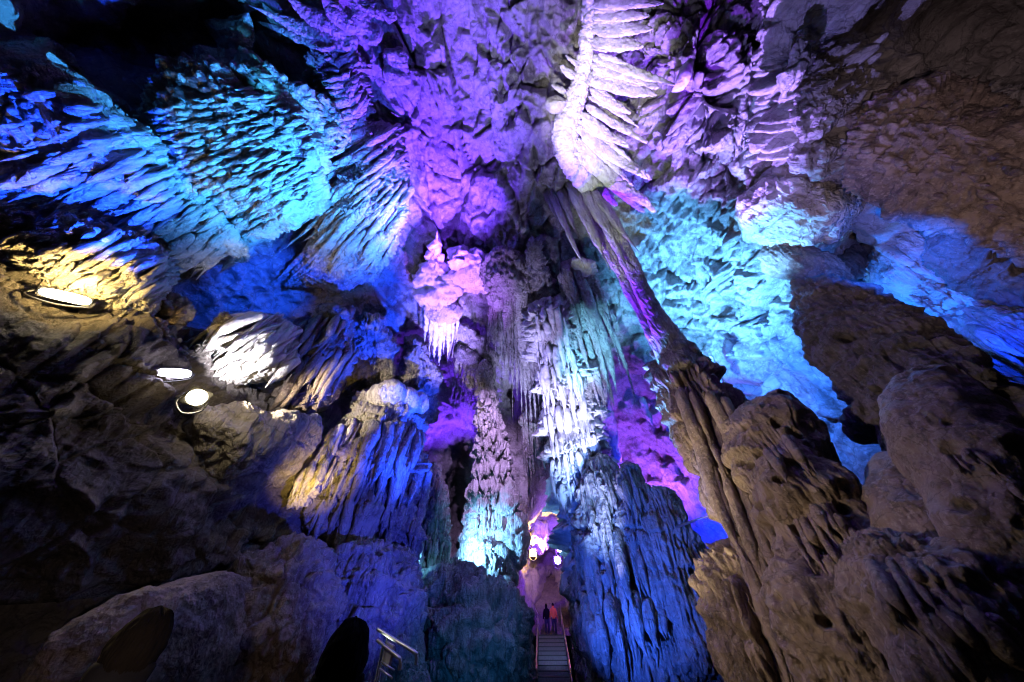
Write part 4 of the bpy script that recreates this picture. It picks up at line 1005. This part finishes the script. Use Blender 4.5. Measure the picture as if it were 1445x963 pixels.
# ---- people
SKIN = plain('skin', (.42, .25, .18), .5)
def body_mesh(name, parts, mat, parent, vox):
    """tapered limbs and ellipsoids fused into one skin"""
    V, Q, T = [], [], []; n0 = 0
    def add(G):
        nonlocal n0
        nv, nu = G.shape[:2]
        V.append(G.reshape(-1, 3)); Q.append(ring_faces(nv, nu) + n0)
        V.append(np.stack([G[0].mean(0), G[-1].mean(0)])); c = n0 + nv * nu; i = np.arange(nu); j = (i + 1) % nu
        T.append(np.stack([j + n0, i + n0, np.full(nu, c)], 1)); T.append(np.stack([i + n0 + (nv - 1) * nu, j + n0 + (nv - 1) * nu, np.full(nu, c + 1)], 1))
        n0 += nv * nu + 2
    th = np.linspace(0, 2 * math.pi, 20, endpoint=False)
    for p in parts:
        if p[0] == 'limb':                     # (points, radii, flat)
            P = np.array(p[1], float); r = np.array(p[2], float); fl = p[3] if len(p) > 3 else 1.
            t = np.linspace(0, 1, 8 * len(P)); S = catmull(np.concatenate([P, r[:, None]], 1), t)
            tg = np.gradient(S[:, :3], axis=0); tg /= np.linalg.norm(tg, axis=1)[:, None] + 1e-9
            ref = np.array([0, 1., 0]) if abs(tg[:, 1]).mean() < .8 else np.array([0, 0, 1.])
            a = np.cross(tg, ref); a /= np.linalg.norm(a, axis=1)[:, None] + 1e-9; b = np.cross(tg, a)
            add(S[:, None, :3] + S[:, 3][:, None, None] * (np.cos(th)[None, :, None] * a[:, None] + fl * np.sin(th)[None, :, None] * b[:, None]))
        else:                                  # ball (centre, radii)
            ph = np.linspace(.02, math.pi - .02, 16)
            G = np.stack([np.sin(ph)[:, None] * np.cos(th)[None], np.sin(ph)[:, None] * np.sin(th)[None], np.cos(ph)[:, None] * np.ones((1, 20))], -1)
            add(G * np.array(p[2]) + np.array(p[1]))
    o = mesh_from(name, np.concatenate(V), np.concatenate(Q), np.concatenate(T), mat, parent)
    r = o.modifiers.new('fuse', 'REMESH'); r.mode = 'VOXEL'; r.voxel_size = vox; r.use_smooth_shade = True
    s = o.modifiers.new('soft', 'SMOOTH'); s.iterations = 4; s.factor = .5
    return o

def person(label, foot, face, h, hair_c, top_c, leg_c, cap=False, stride=0., group=None):
    """face = heading in radians (0 looks along +y)"""
    t = empty('person'); F_(t, label, 'person', group)
    k = h / 1.75
    def hand(s):
        w = np.array([s * .27, .06, .80]); L = []
        L.append(('ball', w + [0, .008, -.055], (.022, .042, .055)))
        for i, (dy, l) in enumerate([(-.03, .062), (-.01, .075), (.012, .07), (.032, .055)]):
            b = w + [0, dy + .008, -.095]
            L.append(('limb', [b, b + [-s * .008, .004, -l * .5], b + [-s * .026, .008, -l]], [.0105, .0098, .0085]))
        L.append(('limb', [w + [0, .035, -.03], w + [-s * .012, .062, -.065], w + [-s * .02, .066, -.1]], [.013, .012, .010]))
        return L
    parts = [('limb', [(0, 0, .92), (0, .005, 1.08), (0, 0, 1.28), (0, -.005, 1.42), (0, -.005, 1.47)], [.15, .135, .165, .14, .07], .66),
             ('limb', [(0, -.005, 1.44), (0, .01, 1.56)], [.062, .055]),
             ('ball', (0, .012, 1.645), (.074, .092, .105)), ('ball', (0, .03, 1.595), (.058, .072, .06)),
             ('limb', [(0, .10, 1.65), (0, .125, 1.615), (0, .10, 1.605)], [.009, .016, .012]),
             ('limb', [(-.022, .096, 1.572), (.022, .096, 1.572)], [.009, .009]), ('limb', [(-.03, .098, 1.668), (.03, .098, 1.668)], [.012, .012]),
             ('ball', (-.078, 0, 1.628), (.012, .024, .034)), ('ball', (.078, 0, 1.628), (.012, .024, .034)), ('ball', (-.07, .004, 1.63), (.016, .018, .026)), ('ball', (.07, .004, 1.63), (.016, .018, .026))]
    legs = []
    for s in (-1, 1):
        st = s * stride
        leg = [(s * .09, 0, .94), (s * .095, st * .35 + .02, .5), (s * .1, st * .9 - .02, .1)]
        legs.append((leg, [.088, .056, .042]))
        parts.append(('limb', leg, [.088, .054, .038])); f = leg[-1]
        parts.append(('limb', [(f[0], f[1] - .05, .045), (f[0] + s * .01, f[1] + .06, .045), (f[0] + s * .015, f[1] + .17, .03)], [.042, .045, .034]))
        parts.append(('limb', [(s * .17, 0, 1.42), (s * .225, -.01, 1.15), (s * .265, .04, .86), (s * .27, .06, .80)], [.052, .042, .032, .028])); parts += hand(s)
    b = body_mesh('body', parts, SKIN, t, .011)
    sl = [('limb', [(s * .14, 0, 1.43), (s * .225, -.01, 1.15), (s * .262, .035, .87)], [.072, .058, .046]) for s in (-1, 1)]
    j = body_mesh('jacket', [('limb', [(0, 0, .86), (0, .005, 1.05), (0, 0, 1.28), (0, -.005, 1.42), (0, -.012, 1.50), (0, -.02, 1.61)], [.175, .165, .19, .165, .098, .1], .8)] + sl, top_c, t, .018)
    tr = body_mesh('trousers', [('limb', [(0, 0, .84), (0, 0, 1.0)], [.17, .16], .7)] + [('limb', l, [.105, .075, .062]) for l, r in legs], leg_c, t, .018)
    sh = body_mesh('shoes', [('limb', [(l[-1][0], l[-1][1] - .06, .05), (l[-1][0], l[-1][1] + .07, .05), (l[-1][0], l[-1][1] + .19, .036)], [.05, .055, .04]) for l, r in legs], M_BLACK, t, .012)
    if cap:
        body_mesh('cap', [('ball', (0, .006, 1.69), (.085, .104, .078)), ('ball', (0, .11, 1.675), (.06, .07, .012))], hair_c, t, .008)
    else:
        # strands: a cap of hair from fringe to nape with combed ridges
        ph = np.linspace(.02, 2.35, 70); th = np.linspace(0, 2 * math.pi, 200, endpoint=False)
        PH, TH = np.meshgrid(ph, th, indexing='ij')
        lim = np.where(np.sin(TH) > .35, 1.25, 2.35)                       # forehead stays bare
        PH = np.minimum(PH, lim)
        q = np.stack([np.cos(TH) * 17 + PH * 1.6, np.sin(TH) * 17, PH * 1.4], -1).reshape(-1, 3)
        st = (perlin(q) * .0035 + perlin(q * 2.2 + 4) * .002 + fbm(np.stack([np.cos(TH), np.sin(TH), PH], -1).reshape(-1, 3) * 1.7 + h * 9, 2) * .008).reshape(PH.shape)
        rx = .085 + st + .010 * np.clip(PH - 1.3, 0, 1) ; ry = .103 + st
        G = np.stack([rx * np.sin(PH) * np.cos(TH), ry * np.sin(PH) * np.sin(TH) - .004 - .012 * np.clip(PH - 1.4, 0, 1) * (np.sin(TH) < 0), 1.648 + (.115 + st) * np.cos(PH)], -1)
        V = np.concatenate([G.reshape(-1, 3), [[0, 0, 1.648 + .112]]]); i = np.arange(200)
        mesh_from('hair', V, ring_faces(70, 200), np.stack([i, (i + 1) % 200, np.full(200, 70 * 200)], 1), hair_c, t)
    c, s_ = math.cos(-face), math.sin(-face)
    from mathutils import Matrix
    m = Matrix.Translation(foot) @ Matrix.Rotation(-face, 4, 'Z') @ Matrix.Scale(k, 4)
    for ch in t.children: ch.data.transform(m); 
    for ch in t.children:
        for md in ch.modifiers:
            if md.type == 'REMESH': md.voxel_size *= k
    return t

def build_people():
    dk = plain('dark_cloth', (.005, .005, .006), .9); bh = plain('brown_hair', (.0035, .0028, .0022), .9); nv = plain('navy_cloth', (.03, .035, .06), .8)
    og = plain('orange_cloth', (.5, .17, .04), .8); hb = plain('black_hair', (.004, .004, .004), .9); gy = plain('grey_cloth', (.12, .12, .13), .8)
    def foot(px, py, D):
        p = pt(px, py, D=D)[0]; return (float(p[0]), float(p[1]), 0.)
    person('dark haired onlooker low at the bottom left in front of the smooth rock hump', foot(170, 948, 2.25), -.75, 1.74, bh, dk, nv)
    person('onlooker in black silhouette at the bottom edge beside the short bent metal rails', foot(480, 950, 1.85), -.3, 1.71, hb, dk, gy)
    P = along(29.7, .28, 2.8)
    person('walker in an orange jacket climbing the far steps', tuple(P), .1, 1.7, hb, og, nv, stride=.2)
    P = along(30.2, -.22, 2.8)
    person('walker in dark clothes at the head of the far steps', tuple(P), .2, 1.72, hb, dk, nv, stride=.15)

# ------------------------------------------------------------------ lamps and their beams
def build_lights():
    w = bpy.data.worlds.new('World'); scene.world = w; w.use_nodes = True
    bg = w.node_tree.nodes['Background']; bg.inputs[0].default_value = (.10, .10, .22, 1); bg.inputs[1].default_value = .025
    AZURE = (.03, .30, 1.); BLUE = (.008, .075, 1.); CYAN = (.10, .39, 1.); VIO = (.20, .05, 1.); PINK = (.36, .085, 1.); LAV = (.50, .42, 1.); WHITE = (1., .97, .95); WARM = (1., .74, .34); BROWN = (1., .78, .58)
    # left
    spot('beam', K(610, 400, 9.5), S_(335, 195, 2), (.04, .34, 1.), 7000, 62, .9)
    spot('beam', (0., 9., .6), S_(345, 165, 2), AZURE, 4500, 20, 1.)
    spot('beam', K(330, 470, 6.4), S_(58, 158, 2), (.008, .055, 1.), 9000, 40, .6)
    spot('beam', (-1., 9., .6), S_(300, 290, 3), (.04, .25, 1.), 3500, 20, 1.)
    spot('beam', K(640, 350, 11.), S_(505, 300, 1), (.05, .22, 1.), 3600, 70, 1.)
    spot('beam', (1., 11., .6), S_(510, 290, 1), (.06, .25, 1.), 7000, 22, 1.)
    spot('beam', K(500, 330, 9.5), S_(375, 400, 1), BLUE, 2800, 42, 1.)
    spot('beam', (0., 10., .6), S_(450, 30, 1), (.05, .05, 1.), 9000, 26, 1.)
    spot('beam', (0., 10., .6), S_(485, 130, 1), (.04, .09, 1.), 6000, 18, 1.)
    spot('beam', (-.5, 9., .6), S_(325, 50, 2), (.03, .35, .9), 2500, 9, .8)
    spot('beam', (.6, 12., .6), S_(540, 470, 2), (.012, .055, 1.), 26000, 40, 1.)
    # roof strip
    spot('beam', K(660, 440, 13.), S_(588, 190, 0), (.13, .04, 1.), 16000, 84, 1.)
    spot('beam', (-.6, 6., .6), S_(640, 300, 0), (.16, .045, 1.), 12000, 18, 1.)
    spot('beam', (-.5, 13., .6), S_(645, 370, 1), (.36, .14, 1.), 26000, 26, 1.)
    spot('beam', (.5, 9., .6), S_(765, 100, 1), (.42, .42, .8), 9000, 34, 1.)
    spot('beam', (.3, 12., .6), S_(740, 380, 1), (.40, .36, .8), 6000, 22, 1.)
    # palm
    spot('beam', (-.5, 3., .6), S_(850, 150, 2), WHITE, 6800, 20, .8)
    spot('beam', (1.8, 13., .6), S_(890, 190, 2), (.22, .02, 1.), 22000, 26, 1.)
    # rubble and cyan wall
    spot('beam', K(955, 420, 11.5), S_(1015, 120, 1), (.34, .20, 1.), 7500, 80, 1.)
    spot('beam', (1.2, 11., .6), S_(1000, 385, 1), CYAN, 45000, 30, .9)
    spot('beam', K(1010, 520, 11.), S_(1110, 540, 0), (.03, .17, 1.), 2600, 100, 1.)
    spot('beam', K(930, 580, 12.), S_(1000, 400, 0), (.10, .42, 1.), 8000, 90, 1.)
    spot('beam', K(1010, 430, 11.), S_(1120, 300, 1), (.12, .40, 1.), 2200, 70, 1.)
    spot('beam', K(905, 730, 15.8), S_(930, 640, 0), PINK, 1500, 140, 1.)
    spot('beam', K(640, 675, 19.5), S_(640, 570, 0), (.14, .03, 1.), 2600, 110, 1.)
    spot('beam', K(1140, 505, 9.6), S_(1310, 405, 1), (.015, .17, 1.), 1000, 110, .8)
    spot('beam', K(1250, 356, 6.6), S_(1310, 400, 1), (.010, .11, 1.), 480, 116, 1.)
    spot('beam', K(1400, 470, 5.8), S_(1445, 510, 2), (.006, .05, 1.), 160, 120, 1.)
    spot('beam', K(1050, 430, 11.5), K(1180, 480, 8.), (.03, .22, 1.), 420, 70, 1.)  # added, stands in for light spilling off the cyan wall
    spot('beam', K(430, 190, 8.), S_(322, 52, 2.2), (.04, .45, .9), 420, 16, .8)
    spot('beam', (.6, 9., .6), K(1140, 470, 8.5), (.03, .14, 1.), 1200, 14, 1.)  # added for a blue rim on the hanging rock, in place of bounce
    spot('beam', (-2.5, 12., .6), S_(588, 330, 0), (.12, .04, 1.), 14000, 13, 1.)
    spot('beam', (3., 11., .6), S_(785, 570, 3), (.5, .54, 1.), 10000, 36, 1.)
    # middle
    spot('beam', (-2., 10., .6), S_(770, 520, 3), (.42, .38, 1.), 9000, 34, 1.)
    spot('beam', along(22.6, .2, 2.6), along(28, 0, 2.2), (.32, .42, 1.), 110, 60, 1.)
    spot('beam', (2.2, 11., .6), pt(960, 510, D=9.)[0], (.14, .02, 1.), 1800, 20, 1.)
    spot('beam', (2.2, 11., .6), pt(872, 340, D=6.4)[0], (.10, .02, 1.), 9000, 24, 1.)
    spot('beam', (-2.5, 6., .6), pt(850, 330, D=6.4)[0], (.75, .85, .6), 4200, 20, 1.)
    spot('beam', (1.7, 9., .6), S_(835, 470, 2), (.2, .6, 1.), 12000, 22, 1.)
    spot('beam', (2.2, 9., .6), S_(815, 640, 2), (.25, .46, 1.), 7000, 24, 1.)
    spot('beam', (1.4, 12., .6), S_(625, 460, 1), (.42, .34, 1.), 15000, 20, 1.)
    spot('beam', K(700, 400, 11.), S_(690, 660, 2), (.6, .4, 1.), 9000, 36, 1.)
    spot('beam', (-1.5, 13., .6), S_(640, 470, 2), (.26, .14, 1.), 14000, 19, 1.)
    spot('beam', K(990, 790, 12.5), S_(985, 690, 0), (.006, .025, 1.), 1800, 130, 1.)
    spot('beam', K(640, 780, 15.), S_(690, 765, 3), (.18, .5, 1.), 2200, 100, 1.)
    spot('beam', K(590, 800, 12.2), S_(606, 740, 3.4), (.15, .62, 1.), 150, 110, 1.)
    # right brown rocks, dim warm
    spot('beam', (-3., 5., 3.4), K(1230, 720, 7), (1., .74, .52), 620, 70, 1.)
    spot('beam', (.2, 7.5, .5), pt(1020, 620, D=9.)[0], (1., .8, .5), 1300, 34, 1.)
    spot('beam', (0., 0., .8), S_(1330, 250, 2), (.85, .6, .66), 1200, 38, 1.)
    spot('beam', (0., 8., .8), S_(1160, 130, 1), (.30, .26, .9), 4500, 26, 1.)
    # low blue wash over the rocks at the bottom
    spot('beam', (.6, 10., .6), K(890, 790, 11), (.03, .12, 1.), 2600, 70, 1.)
    spot('beam', (-.32, .1, 1.3), K(250, 880, 4), (1., .72, .62), 100, 44, 1., .05)
    spot('beam', (-3.4, 2.2, 3.2), pt(165, 930, D=2.25)[0], (1., .72, .36), 120, 18, 1., .05)
    spot('beam', (3., 4., 2.6), pt(490, 940, D=1.85)[0], (.2, .2, 1.), 40, 22, 1., .06)
    spot('beam', (1.2, 7., 1.2), K(540, 720, 11), (.05, .07, 1.), 2600, 60, 1.)
    spot('beam', (.8, 6., 1.), K(660, 900, 13), (.02, .25, .8), 500, 50, 1.)
    # visible lamps
    P = S_(278, 561, 6.3); flood_lamp('star bright warm white flood lamp on the ledge at left', P, CAM * .85 + S_(420, 440, 2) * .15, (.44, .44, .16), (1., .86, .55), 120., True)
    spot('beam', P + (S_(370, 480, 4) - P) * .28 + np.array([.1, -.1, .1]), S_(375, 480, 4), (.95, .9, 1.), 300, 130, 1., .05)
    spot('beam', P + [.1, .1, .25], S_(545, 570, 4), (1., .82, .55), 2200, 44, 1., .05)
    l = spot('beam', P + (CAM - P) * .09 + np.array([0, 0, .25]), S_(150, 520, 4), (1., .75, .3), 12, 150, 1., .1)
    spot('beam', P + (CAM - P) * .05 + np.array([.5, 0, .5]), S_(345, 590, 5.5), (1., .8, .45), 60, 130, 1., .05)
    P = S_(246, 527, 5.6); flood_lamp('pale lavender tube lamp just above the star bright lamp', P, CAM, (.62, .24, .12), (.8, .75, 1.), 14., roll=.5)
    P = S_(93, 419, 4.7); flood_lamp('long warm tube lamp below the yellow drapery', P, CAM * .5 + S_(140, 350, 3) * .5, (.66, .2, .12), (1., .9, .6), 30., roll=.45)
    spot('beam', P + (CAM - P) * .06 + [0, 0, .1], S_(135, 375, 3), (1., .68, .22), 240, 140, 1., .08)
    spot('beam', S_(408, 742, 8.2), S_(456, 648, 5.5), (1., .66, .14), 420, 64, 1., .05)
    P = pt(752, 780, k=23.)[0]; flood_lamp('small warm star bright lamp far down the passage', P, CAM, (.5, .5, .2), (1., .66, .2), 2.6, True)
    spot('beam', P + [0, -.5, -.3], P + np.array([0., .6, 1.]), (1., .58, .1), 1500, 150, .5, .05)
    for px, py, lab in ((790, 774, 'upper round lavender lamp by the passage wall'), (787, 791, 'lower round lavender lamp by the passage wall')):
        P = pt(px, py, k=21.)[0]; flood_lamp(lab, P, CAM, (.5, .5, .2), (.75, .6, 1.), 40., True)
        spot('beam', P + [-.3, -.5, 0], pt(800, 740, k=23)[0], (.35, .15, 1.), 260, 140, .5, .1)
    P = pt(801, 827, k=20.5)[0]; flood_lamp('small red lamp at the right rail of the steps', P, CAM, (.22, .5, .15), (1., .05, .25), 30.)
    spot('beam', P + [-.3, -.3, .3], pt(775, 850, k=22)[0], (1., .05, .5), 12, 120, .6)
    spot('beam', pt(780, 760, k=20.)[0], pt(775, 825, k=30)[0], (.2, .04, 1.), 4000, 70, 1.)
    P = S_(690, 770, 4.6)

# ------------------------------------------------------------------ camera and render settings
def build_camera():
    c = bpy.data.cameras.new('Camera'); o = bpy.data.objects.new('Camera', c); COL.objects.link(o)
    o.location = CAM; o.rotation_euler = (math.pi / 2 + PITCH, 0, 0); c.sensor_width = 36; c.lens = F / W * 36; c.clip_end = 500; c.clip_start = .05
    scene.camera = o
    v = scene.view_settings; v.view_transform = 'Standard'; v.look = 'None'; v.exposure = .95; v.gamma = 1
    scene.cycles.use_denoising = True; scene.cycles.max_bounces = 4; scene.cycles.diffuse_bounces = 1; scene.cycles.filter_width = 1.1; scene.cycles.glossy_bounces = 2
    scene.cycles.sample_clamp_indirect = 4.; scene.cycles.caustics_reflective = False; scene.cycles.caustics_refractive = False
    scene.cycles.use_light_tree = True

def settle():
    """move every thing's origin to its base"""
    from mathutils import Matrix
    for o in list(scene.objects):
        if o.parent or o.type not in ('MESH', 'EMPTY') or o.get('kind') == 'structure': continue
        ms = [o] if o.type == 'MESH' else []
        st = list(o.children)
        while st:
            c = st.pop(); ms.append(c); st += list(c.children)
        ms = [m for m in ms if m.type == 'MESH']
        if not ms: continue
        lo = np.full(3, 1e9); hi = -lo; dats = []
        for m in ms:
            a = np.empty(len(m.data.vertices) * 3, np.float32); m.data.vertices.foreach_get('co', a); a = a.reshape(-1, 3)
            lo = np.minimum(lo, a.min(0)); hi = np.maximum(hi, a.max(0))
        b = np.array([(lo[0] + hi[0]) / 2, (lo[1] + hi[1]) / 2, lo[2]])
        for m in ms: m.data.transform(Matrix.Translation(-b))
        o.location = b

import time as _t
_t0 = _t.time()
build_setting(); print('setting', _t.time() - _t0)
formations_left(); print('left', _t.time() - _t0)
formations_mid(); print('mid', _t.time() - _t0)
formations_right(); print('right', _t.time() - _t0)
build_steps(); build_people(); build_lights(); build_camera(); settle()
print('all', _t.time() - _t0, 'verts', sum(len(o.data.vertices) for o in scene.objects if o.type == 'MESH'))
